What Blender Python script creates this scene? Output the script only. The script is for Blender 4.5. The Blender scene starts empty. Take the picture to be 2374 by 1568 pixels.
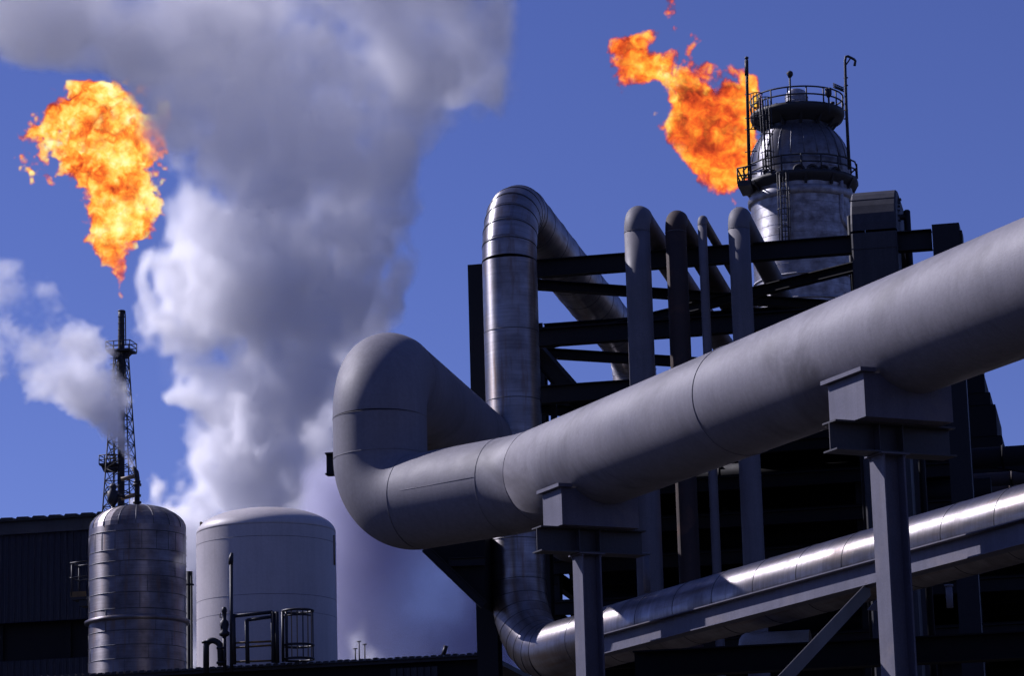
import bpy, math, random, time
import numpy as np
from mathutils import Vector, Matrix

random.seed(7)
SC = bpy.context.scene
COL = SC.collection
R = math.radians

# ------------------------------------------------------------------ camera
F = 6924.0                       # focal length in units of a 2374 px wide frame
CW, CH = 2374.0, 1568.0
PITCH, ROLL = R(12.8), R(-1.6)
CAM = Vector((0, 0, 1.7))
cam_d = bpy.data.cameras.new('camera')
cam_d.sensor_width = 36.0
cam_d.lens = F / CW * 36.0
cam_d.clip_start, cam_d.clip_end = 0.5, 20000
cam = bpy.data.objects.new('camera', cam_d)
COL.objects.link(cam)
MR = (Matrix.Rotation(math.pi / 2 + PITCH, 3, 'X') @ Matrix.Rotation(ROLL, 3, 'Z'))
cam.matrix_world = Matrix.Translation(CAM) @ MR.to_4x4()
SC.camera = cam
MRI = MR.transposed()
Z = Vector((0, 0, 1))


def ray(u, v):
    return MR @ Vector(((u - CW / 2) / F, -(v - CH / 2) / F, -1.0))


def at(u, v, Y):
    d = ray(u, v)
    return CAM + d * (Y / d.y)


def proj(p):
    q = MRI @ (Vector(p) - CAM)
    return CW / 2 - F * q.x / q.z, CH / 2 + F * q.y / q.z


def mpx(p):
    q = MRI @ (Vector(p) - CAM)
    return -q.z / F


def along_u(p, d, u):
    a, b, k = MRI @ (p - CAM), MRI @ d, (u - CW / 2) / F
    t = -(a.x + k * a.z) / (b.x + k * b.z)
    return p + d * t


def along_v(p, d, v):
    a, b, k = MRI @ (p - CAM), MRI @ d, -(v - CH / 2) / F
    t = -(a.y + k * a.z) / (b.y + k * b.z)
    return p + d * t


def on_z(u, v, z):
    d = ray(u, v)
    return CAM + d * ((z - CAM.z) / d.z)


def azv(deg):
    return Vector((math.sin(R(deg)), math.cos(R(deg)), 0))


D2, P2 = azv(11.5), azv(101.5)        # plant grid: away, and across to the right
Q1 = azv(-50)                          # the short run between the two bends
D1, N1 = azv(-25.5), azv(64.5)        # the slanting pipe run: away, and across it

# ------------------------------------------------------------------ materials
def new_mat(name):
    m = bpy.data.materials.new(name)
    m.use_nodes = True
    nt = m.node_tree
    nt.nodes.clear()
    out = nt.nodes.new('ShaderNodeOutputMaterial')
    return m, nt, out


def nd(nt, kind, **kw):
    n = nt.nodes.new(kind)
    for k, v in kw.items():
        if k.startswith('_'):
            setattr(n, k[1:], v)
        else:
            n.inputs[k.replace('__', ' ')].default_value = v
    return n


def ramp(nt, src, stops):
    r = nt.nodes.new('ShaderNodeValToRGB')
    e = r.color_ramp.elements
    while len(e) < len(stops):
        e.new(0.5)
    for x, (p, c) in zip(e, stops):
        x.position = p
        x.color = c if len(c) == 4 else (*c, 1)
    nt.links.new(src, r.inputs[0])
    return r.outputs[0]


def mul(nt, a, b, fac=1.0):
    m = nt.nodes.new('ShaderNodeMix')
    m.data_type = 'RGBA'
    m.blend_type = 'MULTIPLY'
    m.inputs[0].default_value = fac
    for i, q in ((6, a), (7, b)):
        if hasattr(q, 'is_output'):
            nt.links.new(q, m.inputs[i])
        else:
            m.inputs[i].default_value = q
    return m.outputs[2]


def paint(name, col, rough=0.6, metallic=0.0, var=0.35, scale=1.2, streak=0.0, stain=0.0, stain_col=(.25, .2, .17), bump=0.0, bscale=30, uv=False, spec=0.4, fine=0.15):
    """weathered coat: broad cloudy variation, fine speckle, vertical streaks, stains with a shape of their own"""
    m, nt, out = new_mat(name)
    L = nt.links
    tc = nd(nt, 'ShaderNodeTexCoord')
    co = tc.outputs['UV'] if uv else tc.outputs['Object']
    n1 = nd(nt, 'ShaderNodeTexNoise', Scale=scale, Detail=6.0, Roughness=.6)
    L.new(co, n1.inputs['Vector'])
    lo = 1 - var
    c = ramp(nt, n1.outputs[0], [(.3, (lo, lo, lo)), (.7, (1 + var * .3,) * 3)])
    c = mul(nt, (*col, 1), c)
    n2 = nd(nt, 'ShaderNodeTexNoise', Scale=scale * 25, Detail=3.0)
    L.new(co, n2.inputs['Vector'])
    c = mul(nt, c, ramp(nt, n2.outputs[0], [(.3, (1 - fine,) * 3), (.7, (1 + fine * .5,) * 3)]))
    if streak:
        mp = nd(nt, 'ShaderNodeMapping')
        mp.inputs['Scale'].default_value = (7, .55, 1) if uv else (6, 6, .35)
        L.new(co, mp.inputs[0])
        n3 = nd(nt, 'ShaderNodeTexNoise', Scale=1.3, Detail=5.0, Roughness=.65)
        L.new(mp.outputs[0], n3.inputs['Vector'])
        c = mul(nt, c, ramp(nt, n3.outputs[0], [(.38, (1 - streak,) * 3), (.6, (1, 1, 1))]))
    if stain:
        n4 = nd(nt, 'ShaderNodeTexNoise', Scale=scale * .55, Detail=7.0, Roughness=.65, Distortion=.6)
        L.new(co, n4.inputs['Vector'])
        mx = nt.nodes.new('ShaderNodeMix')
        mx.data_type = 'RGBA'
        L.new(ramp(nt, n4.outputs[0], [(.54, (0, 0, 0)), (.68, (stain,) * 3)]), mx.inputs[0])
        L.new(c, mx.inputs[6])
        mx.inputs[7].default_value = (*stain_col, 1)
        c = mx.outputs[2]
    b = nd(nt, 'ShaderNodeBsdfPrincipled', Metallic=metallic)
    b.inputs['Specular IOR Level'].default_value = spec
    L.new(c, b.inputs['Base Color'])
    L.new(ramp(nt, n1.outputs[0], [(.3, (rough * .85,) * 3), (.7, (min(1, rough * 1.15),) * 3)]), b.inputs['Roughness'])
    if bump:
        nb = nd(nt, 'ShaderNodeTexNoise', Scale=bscale, Detail=4.0)
        L.new(co, nb.inputs['Vector'])
        bp = nd(nt, 'ShaderNodeBump', Strength=bump, Distance=.02)
        L.new(nb.outputs[0], bp.inputs['Height'])
        L.new(bp.outputs[0], b.inputs['Normal'])
    L.new(b.outputs[0], out.inputs[0])
    return m


def sheet_metal(name, col, rough=0.33, rust=0.0, band=1.0):
    """rolled aluminium cladding on a pipe or vessel; UV = (metres round, metres along)"""
    m, nt, out = new_mat(name)
    L = nt.links
    tc = nd(nt, 'ShaderNodeTexCoord')
    uv = tc.outputs['UV']
    mp = nd(nt, 'ShaderNodeMapping')
    mp.inputs['Scale'].default_value = (.5, 14, 1)
    L.new(uv, mp.inputs[0])
    n1 = nd(nt, 'ShaderNodeTexNoise', Scale=2.0, Detail=5.0, Roughness=.7)
    L.new(mp.outputs[0], n1.inputs['Vector'])
    n2 = nd(nt, 'ShaderNodeTexNoise', Scale=1.7, Detail=6.0, Roughness=.6)
    L.new(uv, n2.inputs['Vector'])
    c = mul(nt, (*col, 1), ramp(nt, n1.outputs[0], [(.3, (.72,) * 3), (.65, (1.05,) * 3)]))
    c = mul(nt, c, ramp(nt, n2.outputs[0], [(.3, (.62, .6, .6)), (.62, (1.0,) * 3)]))
    # sheet-to-sheet tone, one tone per rolled sheet
    sx = nd(nt, 'ShaderNodeSeparateXYZ')
    L.new(uv, sx.inputs[0])
    fl = nd(nt, 'ShaderNodeMath', _operation='MULTIPLY')
    L.new(sx.outputs[1], fl.inputs[0]); fl.inputs[1].default_value = band
    fr = nd(nt, 'ShaderNodeMath', _operation='FLOOR')
    L.new(fl.outputs[0], fr.inputs[0])
    wn = nd(nt, 'ShaderNodeTexWhiteNoise', _noise_dimensions='1D')
    L.new(fr.outputs[0], wn.inputs['W'])
    c = mul(nt, c, ramp(nt, wn.outputs[0], [(0, (.78,) * 3), (1, (1.05,) * 3)]))
    if rust:
        mp2 = nd(nt, 'ShaderNodeMapping')
        mp2.inputs['Scale'].default_value = (3.5, .28, 1)
        L.new(uv, mp2.inputs[0])
        n3 = nd(nt, 'ShaderNodeTexNoise', Scale=1.6, Detail=7.0, Roughness=.7)
        L.new(mp2.outputs[0], n3.inputs['Vector'])
        mx = nt.nodes.new('ShaderNodeMix'); mx.data_type = 'RGBA'
        L.new(ramp(nt, n3.outputs[0], [(.52, (0, 0, 0)), (.7, (rust,) * 3)]), mx.inputs[0])
        L.new(c, mx.inputs[6]); mx.inputs[7].default_value = (.20, .13, .09, 1)
        c = mx.outputs[2]
    b = nd(nt, 'ShaderNodeBsdfPrincipled', Metallic=.92, Anisotropic=.8)
    b.inputs['Anisotropic Rotation'].default_value = .25
    tg = nd(nt, 'ShaderNodeTangent', _direction_type='UV_MAP')
    tg.uv_map = 'UVMap'
    L.new(tg.outputs[0], b.inputs['Tangent'])
    L.new(c, b.inputs['Base Color'])
    L.new(ramp(nt, n2.outputs[0], [(.3, (rough * 1.35,) * 3), (.7, (rough * .8,) * 3)]), b.inputs['Roughness'])
    bp = nd(nt, 'ShaderNodeBump', Strength=.22, Distance=.02)
    L.new(n2.outputs[0], bp.inputs['Height'])
    L.new(bp.outputs[0], b.inputs['Normal'])
    L.new(b.outputs[0], out.inputs[0])
    return m


M = {}
M['grey_pipe'] = paint('grey_pipe_paint', (.182, .174, .196), .62, var=.14, scale=.9, stain=.8, stain_col=(.075, .070, .080), bump=.10, bscale=55, streak=.10, fine=.10)
M['weld'] = paint('weld_paint', (.155, .148, .168), .6, var=.2)
M['support'] = paint('grey_steel_paint', (.120, .117, .156), .6, var=.2, scale=2.0, streak=.15, stain=.25)
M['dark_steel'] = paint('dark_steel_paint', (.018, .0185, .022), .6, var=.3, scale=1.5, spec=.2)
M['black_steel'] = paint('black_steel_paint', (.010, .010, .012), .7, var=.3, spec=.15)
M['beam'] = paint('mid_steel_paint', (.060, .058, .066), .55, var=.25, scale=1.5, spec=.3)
M['silver'] = sheet_metal('aluminium_cladding', (.40, .39, .41), .40, rust=.9)
M['silver_run'] = sheet_metal('aluminium_cladding_clean', (.38, .355, .36), .46, rust=.7)
M['seam'] = paint('cladding_seam', (.10, .10, .11), .5, metallic=.7)
M['loop_grey'] = paint('loop_pipe_paint', (.142, .136, .152), .62, var=.2, scale=2.5, streak=.15)
M['loop_brown'] = paint('loop_pipe_rust', (.045, .030, .027), .75, var=.4, scale=3.0, stain=.5, stain_col=(.12, .06, .04))
M['white_tank'] = paint('white_tank_paint', (.50, .46, .45), .5, var=.10, scale=.8, streak=.07, stain=.10, stain_col=(.3, .22, .16), fine=.06)
M['tank_clad'] = sheet_metal('tank_cladding', (.25, .235, .25), .44, rust=.9, band=2.1)
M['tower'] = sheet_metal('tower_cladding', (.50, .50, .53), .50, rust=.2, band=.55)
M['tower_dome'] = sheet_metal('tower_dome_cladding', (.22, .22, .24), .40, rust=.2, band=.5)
M['tower_steel'] = paint('tower_steel_paint', (.028, .028, .032), .6, var=.3, scale=.6)
M['wall_blue'] = paint('blue_wall_sheet', (.008, .009, .022), .6, var=.25, scale=.3, streak=.2)
M['fascia'] = paint('grey_fascia', (.036, .037, .046), .6, var=.25, scale=.4, streak=.2)
M['roof'] = paint('roof_sheet', (.025, .025, .03), .6, var=.4, scale=.8)
M['yellow'] = paint('worn_yellow_paint', (.17, .105, .03), .6, var=.5, scale=4)
M['rail'] = paint('dark_rail_paint', (.017, .017, .021), .55, var=.3, scale=4)
M['rail_pale'] = paint('pale_rail_paint', (.22, .16, .09), .55, var=.4, scale=4)
M['ground'] = paint('dark_asphalt', (.046, .043, .042), .95, var=.4, scale=.15, spec=.0)
M['vessel'] = paint('pale_vessel_paint', (.32, .30, .29), .5, var=.2, scale=2)
M['duct'] = paint('dark_duct_sheet', (.055, .055, .062), .6, var=.2, scale=1.4, streak=.2, spec=.2)
M['lamp'] = paint('floodlight_glass', (.45, .45, .5), .3, var=.1)


# ------------------------------------------------------------------ mesh helper
class MB:
    def __init__(s):
        s.v, s.f, s.uv, s.sm = [], [], {}, []

    def face(s, ids, uv=None, smooth=False):
        if uv is not None:
            s.uv[len(s.f)] = uv
        s.f.append(ids)
        s.sm.append(smooth)

    def add(s, pts):
        b = len(s.v)
        s.v.extend(Vector(p) for p in pts)
        return b

    def prism(s, prof, p0, p1, up=Z, caps=True):
        """closed 2D profile (x right, y up) swept from p0 to p1"""
        p0, p1 = Vector(p0), Vector(p1)
        d = (p1 - p0).normalized()
        if abs(d.dot(up)) > .999:
            up = D2
        x = d.cross(up).normalized()
        y = x.cross(d).normalized()
        n = len(prof)
        b = s.add([p0 + x * a + y * c for a, c in prof] + [p1 + x * a + y * c for a, c in prof])
        for i in range(n):
            j = (i + 1) % n
            s.face([b + j, b + i, b + n + i, b + n + j])
        if caps:
            s.face([b + i for i in range(n)])
            s.face([b + n + i for i in range(n)][::-1])

    def box(s, p0, p1, w, h, up=Z):
        s.prism([(-w / 2, -h / 2), (w / 2, -h / 2), (w / 2, h / 2), (-w / 2, h / 2)], p0, p1, up)

    def cuboid(s, c, ax, ay, sx, sy, sz):
        """box centred on c with horizontal axes ax, ay"""
        s.box(Vector(c) - ay * sy / 2, Vector(c) + ay * sy / 2, sx, sz)

    def ibeam(s, p0, p1, h=.3, w=.3, tf=.02, tw=.014, up=Z):
        a, b, c = w / 2, h / 2, tw / 2
        s.prism([(-a, -b), (a, -b), (a, -b + tf), (c, -b + tf), (c, b - tf), (a, b - tf), (a, b), (-a, b), (-a, b - tf), (-c, b - tf), (-c, -b + tf), (-a, -b + tf)], p0, p1, up)

    def angle(s, p0, p1, w=.1, t=.012, up=Z):
        s.prism([(-w / 2, -w / 2), (w / 2, -w / 2), (w / 2, -w / 2 + t), (-w / 2 + t, -w / 2 + t), (-w / 2 + t, w / 2), (-w / 2, w / 2)], p0, p1, up)

    def rings(s, rings, along, radius, closed=True, smooth=True):
        """rings: lists of points, same count; along: metres along"""
        n = len(rings[0])
        bs = [s.add(r) for r in rings]
        for k in range(len(rings) - 1):
            for i in range(n):
                j = (i + 1) % n
                u0, u1 = i / n * 2 * math.pi * radius, (i + 1) / n * 2 * math.pi * radius
                s.face([bs[k] + i, bs[k] + j, bs[k + 1] + j, bs[k + 1] + i],
                       [(u0, along[k]), (u1, along[k]), (u1, along[k + 1]), (u0, along[k + 1])], smooth)
        return bs

    def tube(s, pts, r, n=10, caps=True, a0=0.0):
        pts = [Vector(p) for p in pts]
        fr = frames(pts)
        al, t = [], a0
        for i, p in enumerate(pts):
            if i:
                t += (p - pts[i - 1]).length
            al.append(t)
        rs = []
        for i, (p, (x, y, sc)) in enumerate(zip(pts, fr)):
            rr = r[i] if isinstance(r, (list, tuple)) else r
            rs.append([p + (x * math.cos(q) * sc[0] + y * math.sin(q)) * rr for q in [2 * math.pi * k / n for k in range(n)]])
        bs = s.rings(rs, al, r if not isinstance(r, (list, tuple)) else max(r))
        if caps:
            s.face([bs[0] + i for i in range(n)][::-1])
            s.face([bs[-1] + i for i in range(n)])
        return t

    def circle_tube(s, c, rad, r, a0=0, a1=360, n=40, m=6, tilt=None):
        k = max(3, int(n * abs(a1 - a0) / 360))
        pts = [Vector(c) + Vector((math.sin(R(a0 + (a1 - a0) * i / k)), math.cos(R(a0 + (a1 - a0) * i / k)), 0)) * rad for i in range(k + 1)]
        s.tube(pts, r, m)

    def torus(s, c, axis, rad, r, n=48, m=8, fr=None):
        axis = Vector(axis).normalized()
        x = axis.cross(Z if abs(axis.z) < .9 else D2).normalized()
        y = axis.cross(x)
        rs = []
        for i in range(n + 1):
            q = 2 * math.pi * i / n
            d = x * math.cos(q) + y * math.sin(q)
            rs.append([Vector(c) + d * (rad + r * math.cos(2 * math.pi * k / m)) - axis * r * math.sin(2 * math.pi * k / m) for k in range(m)])
        s.rings(rs, [i * .1 for i in range(n + 1)], r)

    def lathe(s, c, prof, n=64, caps=True):
        """prof: (radius, absolute z)"""
        c = Vector(c)
        rs, al, t = [], [], 0
        for i, (r, z) in enumerate(prof):
            if i:
                t += math.hypot(r - prof[i - 1][0], z - prof[i - 1][1])
            al.append(t)
            rs.append([Vector((c.x + r * math.cos(2 * math.pi * k / n), c.y + r * math.sin(2 * math.pi * k / n), z)) for k in range(n)])
        bs = s.rings(rs, al, max(p[0] for p in prof))
        if caps:
            s.face([bs[0] + i for i in range(n)][::-1])
            s.face([bs[-1] + i for i in range(n)])

    def build(s, name, mat, parent=None, origin=None):
        org = Vector((0, 0, 0))
        if parent is not None:
            q = parent
            while q is not None:
                org += q.location
                q = q.parent
        elif origin is not None:
            org = Vector(origin)
        me = bpy.data.meshes.new(name)
        me.from_pydata([tuple(p - org) for p in s.v], [], s.f)
        me.polygons.foreach_set('use_smooth', s.sm)
        if s.uv:
            ul = me.uv_layers.new(name='UVMap')
            buf = np.zeros((len(me.loops), 2), np.float32)
            for i, p in enumerate(me.polygons):
                if i in s.uv:
                    buf[p.loop_start:p.loop_start + p.loop_total] = s.uv[i]
            ul.data.foreach_set('uv', buf.ravel())
        me.materials.append(mat)
        me.validate()
        o = bpy.data.objects.new(name, me)
        COL.objects.link(o)
        if parent is not None:
            o.parent = parent
        else:
            o.location = org
        return o


def build_pieces(mb, name, mat, parent):
    """one object for every connected piece gathered in mb"""
    lead = list(range(len(mb.v)))

    def find(i):
        while lead[i] != i:
            lead[i] = lead[lead[i]]
            i = lead[i]
        return i
    for f in mb.f:
        a = find(f[0])
        for i in f[1:]:
            lead[find(i)] = a
    parts = {}
    for k, f in enumerate(mb.f):
        parts.setdefault(find(f[0]), []).append(k)
    for fs in parts.values():
        q = MB()
        new = {}
        for k in fs:
            for i in mb.f[k]:
                if i not in new:
                    new[i] = len(q.v)
                    q.v.append(mb.v[i])
            if k in mb.uv:
                q.uv[len(q.f)] = mb.uv[k]
            q.f.append([new[i] for i in mb.f[k]])
            q.sm.append(mb.sm[k])
        q.build(name, mat, parent)


def frames(pts):
    """parallel transported (x, y, mitre scale) at every point"""
    n = len(pts)
    tg = []
    for i in range(n):
        a = (pts[i] - pts[i - 1]).normalized() if i else None
        b = (pts[i + 1] - pts[i]).normalized() if i < n - 1 else None
        tg.append(((a or b) + (b or a)).normalized())
    x = tg[0].cross(Z if abs(tg[0].z) < .9 else P2).normalized()
    out = []
    for i in range(n):
        x = (x - tg[i] * x.dot(tg[i])).normalized()
        out.append((x.copy(), tg[i].cross(x).normalized(), (1, 1)))
    return out


def pipe_segments(corners, bend, n_el=14):
    """corner points -> [('run'|'elbow', points)], bends are arcs of radius bend"""
    c = [Vector(p) for p in corners]
    segs, cur = [], c[0]
    for i in range(1, len(c) - 1):
        a, b = (c[i] - c[i - 1]).normalized(), (c[i + 1] - c[i]).normalized()
        ang = a.angle(b)
        bd = bend[i - 1] if isinstance(bend, (list, tuple)) else bend
        L = bd * math.tan(ang / 2)
        s0, s1 = c[i] - a * L, c[i] + b * L
        segs.append(('run', [cur, s0]))
        cen = s0 + (b - a * a.dot(b)).normalized() * bd
        nrm = a.cross(b).normalized()
        arc = [cen + Matrix.Rotation(ang * k / n_el, 3, nrm) @ (s0 - cen) for k in range(n_el + 1)]
        segs.append(('elbow', arc))
        cur = s1
    segs.append(('run', [cur, c[-1]]))
    return segs


def subdivide(p0, p1, step):
    n = max(1, int((p1 - p0).length / step))
    return [p0.lerp(p1, i / n) for i in range(n + 1)]


def tag(o, label, cat, group=None):
    o['label'], o['category'] = label, cat
    if group:
        o['group'] = group
    return o


def thing(name, label, cat, loc, group=None):
    o = bpy.data.objects.new(name, None)
    COL.objects.link(o)
    o.location = loc
    o.empty_display_size = .3
    return tag(o, label, cat, group)


def ground_of(p):
    return Vector((p.x, p.y, 0))

# ------------------------------------------------------------------ the ground
mb = MB()
b = mb.add([(-3000, -200, 0), (3000, -200, 0), (3000, 6000, 0), (-3000, 6000, 0)])
mb.face([b, b + 1, b + 2, b + 3])
mb.build('ground', M['ground'])['kind'] = 'structure'
# unseen ridge all round, added to block the bright glow at the horizon
mb = MB()
rg = random.Random(2)
n = 180
prev = None
for i in range(n + 1):
    q = 2 * math.pi * (i % n) / n
    h = 105 + 22 * math.sin(3 * q + 1) + 14 * math.sin(7 * q) + 8 * math.sin(19 * q + 2)
    d = Vector((math.sin(q), math.cos(q), 0))
    b = mb.add([d * 1150 + Z * -2, d * 1500 + Z * h, d * 1900 + Z * -2])
    if prev is not None:
        for k in (0, 1):
            mb.face([prev + k, b + k, b + k + 1, prev + k + 1], smooth=True)
    prev = b
mb.build('horizon_glow_blocker', M['ground'])['kind'] = 'structure'

# ------------------------------------------------------------------ pipes
def girth(mb, p, axis, rad, r=.012):
    mb.torus(p, axis, rad, r, 64, 6)


def make_pipe(name, label, cat, corners, bend, rad, mat, n=64, weld_r=.012, group=None, weld_mat='weld', extra=None, n_el=16, part='pipe_run', joints=True, elmat=None):
    t = thing(name, label, cat, ground_of(Vector(corners[0])), group)
    a = 0.0
    wb = MB()
    segs = pipe_segments(corners, bend, n_el)
    for i, (k, pts) in enumerate(segs):
        mb = MB()
        if k == 'run':
            pts = subdivide(pts[0], pts[1], 1.0)
        a = mb.tube(pts, rad, n, caps=(i in (0, len(segs) - 1)), a0=a)
        mb.build(part if k == 'run' else 'elbow', mat if k == 'run' else (elmat or mat), t)
        if joints and i < len(segs) - 1:
            girth(wb, pts[-1], pts[-1] - pts[-2], rad, weld_r)
    if extra:
        extra(wb)
    if wb.v:
        build_pieces(wb, 'weld_seam' if weld_mat == 'weld' else 'clamp_band', M[weld_mat], t)
    return t


# the great grey pipe
A = at(2374, 670, 30.0)
RP = 153 * mpx(A)
B = along_u(A, D1, 1236)
C = along_u(B, Q1, 884)
D = along_v(C, Z, 858)
E_ = D + D2 * 16
A0 = A - D1 * 9


def grey_extra(wb):
    p = along_u(A, D1, 1720)
    girth(wb, p, D1, RP, .010)
    # long seams
    for p0, p1, up, side, ang in ((A0, along_u(A, D1, 1722), Z, N1, 128),):
        off = (-N1 * math.cos(R(ang)) + Z * math.sin(R(ang))) * (RP + .001)
        wb.tube([p0 + off, p1 + off], .005, 6)
    q0, q1 = B + Q1 * .5, C - Q1 * 1.0
    off = (azv(-140) * math.cos(R(4)) + Z * math.sin(R(4))) * (RP + .001)
    wb.tube([q0 + off, q1 + off], .003, 6)


make_pipe('grey_pipe', 'great matt grey pipe slanting across the picture to an upright bend', 'pipe',
          [A0, B, C, D, E_], [3.2 * RP, 1.07 * RP, 1.07 * RP], RP, M['grey_pipe'], n=96, extra=grey_extra, n_el=24, weld_r=.006)

# the silver clad pipe: rising, looping back over the frame, and running low along the slant
S0 = at(1181, 600, 49.0)
RS = 63.5 * mpx(S0)
ST = along_v(S0, Z, 457)
SB = along_v(S0, Z, 1533)
SE = along_u(ST, D2, 1470)
SF = Vector((SE.x, SE.y, SE.z - 6))
SR = along_u(SB, -D1, 2374) - D1 * 9


def make_silver():
    t = thing('silver_pipe', 'shiny metal clad pipe rising behind the grey pipe and curving low beneath it', 'pipe', ground_of(S0))
    wb = MB()
    segs = pipe_segments([SR, SB, ST, SE, SF], [2.75 * RS, 2.5 * RS, 1.5 * RS], 7)
    a = 0.0
    for i, (k, pts) in enumerate(segs):
        mb = MB()
        if k == 'run':
            full = subdivide(pts[0], pts[1], 1.0)
            a = mb.tube(full, RS, 72, caps=(i in (0, len(segs) - 1)), a0=a)
            mb.build('pipe_run', M['silver_run'] if i == 0 else M['silver'], t)
            step = 1.18
            L = (pts[1] - pts[0]).length
            q = step * .6
            while q < L - .15:
                girth(wb, pts[0].lerp(pts[1], q / L), pts[1] - pts[0], RS, .007)
                q += step
        else:
            # lobster-back gores: each gore a straight band
            for j in range(len(pts) - 1):
                g = MB()
                g.tube([pts[j], pts[j + 1]], RS, 72, caps=False, a0=a)
                mb.v += []
                b0 = len(mb.v)
                mb.v += g.v
                for fi, f in enumerate(g.f):
                    if fi in g.uv:
                        mb.uv[len(mb.f)] = g.uv[fi]
                    mb.f.append([x + b0 for x in f]); mb.sm.append(True)
                a += .41
            # close the wedge between neighbouring gores with overlapping skirts
            sk = MB()
            sk.tube(pts, RS - .004, 72, caps=False)
            b0 = len(mb.v); mb.v += sk.v
            for fi, f in enumerate(sk.f):
                if fi in sk.uv:
                    mb.uv[len(mb.f)] = sk.uv[fi]
                mb.f.append([x + b0 for x in f]); mb.sm.append(True)
            mb.build('segmented_elbow', M['silver_run'] if i == 1 else M['silver'], t)
            for j in range(len(pts)):
                ax = pts[min(j + 1, len(pts) - 1)] - pts[max(j - 1, 0)]
                girth(wb, pts[j], ax, RS + .001, .0065)
    # flange under the far drop
    wb.lathe((SF.x, SF.y, 0), [(RS * 1.25, SE.z - 1.55), (RS * 1.25, SE.z - 1.4)], 40)
    build_pieces(wb, 'clamp_band', M['seam'], t)
    return t


make_silver()

# four upright pipe loops and their long returns
LOOPS = [('loop_pipe', 'thick grey looped pipe, leftmost and highest of the row of small loops', 1480, 30.0, 475, 48.6, 'loop_grey'),
         ('loop_pipe', 'rust brown looped pipe between the thick grey one and the thin one', 1570, 24.5, 486, 48.7, 'loop_brown'),
         ('loop_pipe', 'thinnest looped pipe, right beside the rust brown one', 1632, 10.5, 499, 48.5, 'loop_grey'),
         ('loop_pipe', 'grey looped pipe at the right end of the row, before the clad tower', 1717, 25.0, 478, 48.4, 'loop_grey')]
for nm, lb, u, rp, vt, Y, mt in LOOPS:
    p = at(u, 620, Y)
    r = rp * mpx(p)
    top = along_v(p, Z, vt) - Z * (r * .75)
    bot = Vector((p.x, p.y, 3.0))
    far = top + D2 * 11
    make_pipe(nm, lb, 'pipe', [bot, top, far, far - Z * 5], [1.5 * r, 2 * r], r, M[mt], n=40, weld_r=.006, group='row of looped pipes')

# ------------------------------------------------------------------ supports of the slanting pipes
ZA = A.z


def pipe_support(u_axis, label, dl):
    P = along_u(A - Z * RP, D1, u_axis)          # underside of the pipe above the post
    P.z = ZA
    t = thing('pipe_support', label, 'pipe support', ground_of(P), 'posts under the slanting pipe')
    zs0 = ZA - RP - .30                            # top of the cross beam
    hb = .33
    # cradle block
    P0 = P - N1 * .12
    mb = MB()
    mb.cuboid(P0 + Z * (zs0 - ZA + .245), N1, D1, 1.12, dl, .49)
    s = mb.build('saddle_block', M['support'], t)
    mb = MB()
    mb.cuboid(P0 - N1 * .525 + Z * (zs0 - ZA + .515), N1, D1, .20, dl + .10, .045)
    mb.build('top_plate', M['support'], s)
    mb = MB()
    c = P + Z * (zs0 - ZA - hb / 2)
    mb.ibeam(c - N1 * .92, c + N1 * .62, hb, .28, .018, .014)
    for q in (-.36, -.06):                         # stiffeners
        mb.box(c + N1 * q - D1 * .13, c + N1 * q + D1 * .13, .014, hb - .04)
    mb.build('cross_beam', M['beam'], t)
    mb = MB()
    zb = zs0 - hb
    Pc = P - N1 * .20
    mb.ibeam(Vector((Pc.x, Pc.y, 0)), Vector((Pc.x, Pc.y, zb)), .28, .28, .022, .016, up=N1)
    mb.cuboid(Vector((Pc.x, Pc.y, zb - .012)), N1, D1, .36, .36, .016)
    col_ = mb.build('column', M['support'], t)
    mb = MB()
    for sx in (-.13, .13):                         # bolts through the head plate
        for sy in (-.13, .13):
            q = Pc + N1 * sx + D1 * sy
            mb.lathe((q.x, q.y, 0), [(.022, zb - .05), (.022, zb - .02)], 6)
    build_pieces(mb, 'head_bolt', M['support'], col_)
    return P


PS2 = pipe_support(2085, 'grey steel post under the pipe on the right with its saddle fully lit', .74)
PS1 = pipe_support(1388, 'grey steel post under the pipe bend near the silver elbow', .56)

# the low beam that carries the silver run
bp = at(2033, 1328, 33.8)
q0, q1 = along_u(bp, D1, 1395), along_u(bp, -D1, 2374) - D1 * 6
mb = MB()
mb.ibeam(q0, q1, .27, .20, .014, .012)
tag(mb.build('support_beam', M['support'], origin=ground_of(bp)), 'long steel beam lying along the low silver pipe between the posts', 'beam')
# its brace
mb = MB()
a_ = along_u(bp, D1, 1995) - Z * .14
mb.angle(a_ + N1 * .02, on_z(1770, 1610, a_.z - 1.55), .17, .014)
tag(mb.build('diagonal_brace', M['beam'], origin=ground_of(a_)), 'slanting angle brace dropping from the low beam at the bottom', 'brace')
mb = MB()
g0 = at(2035, 1392, 34.4)
mb.prism([(-.14, -.12), (.16, .16), (.16, -.14)], g0, g0 + D1 * .03, up=Z)
tag(mb.build('gusset_plate', M['support'], origin=ground_of(g0)), 'small sunlit plate beside the right post below the beam', 'plate')

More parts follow.
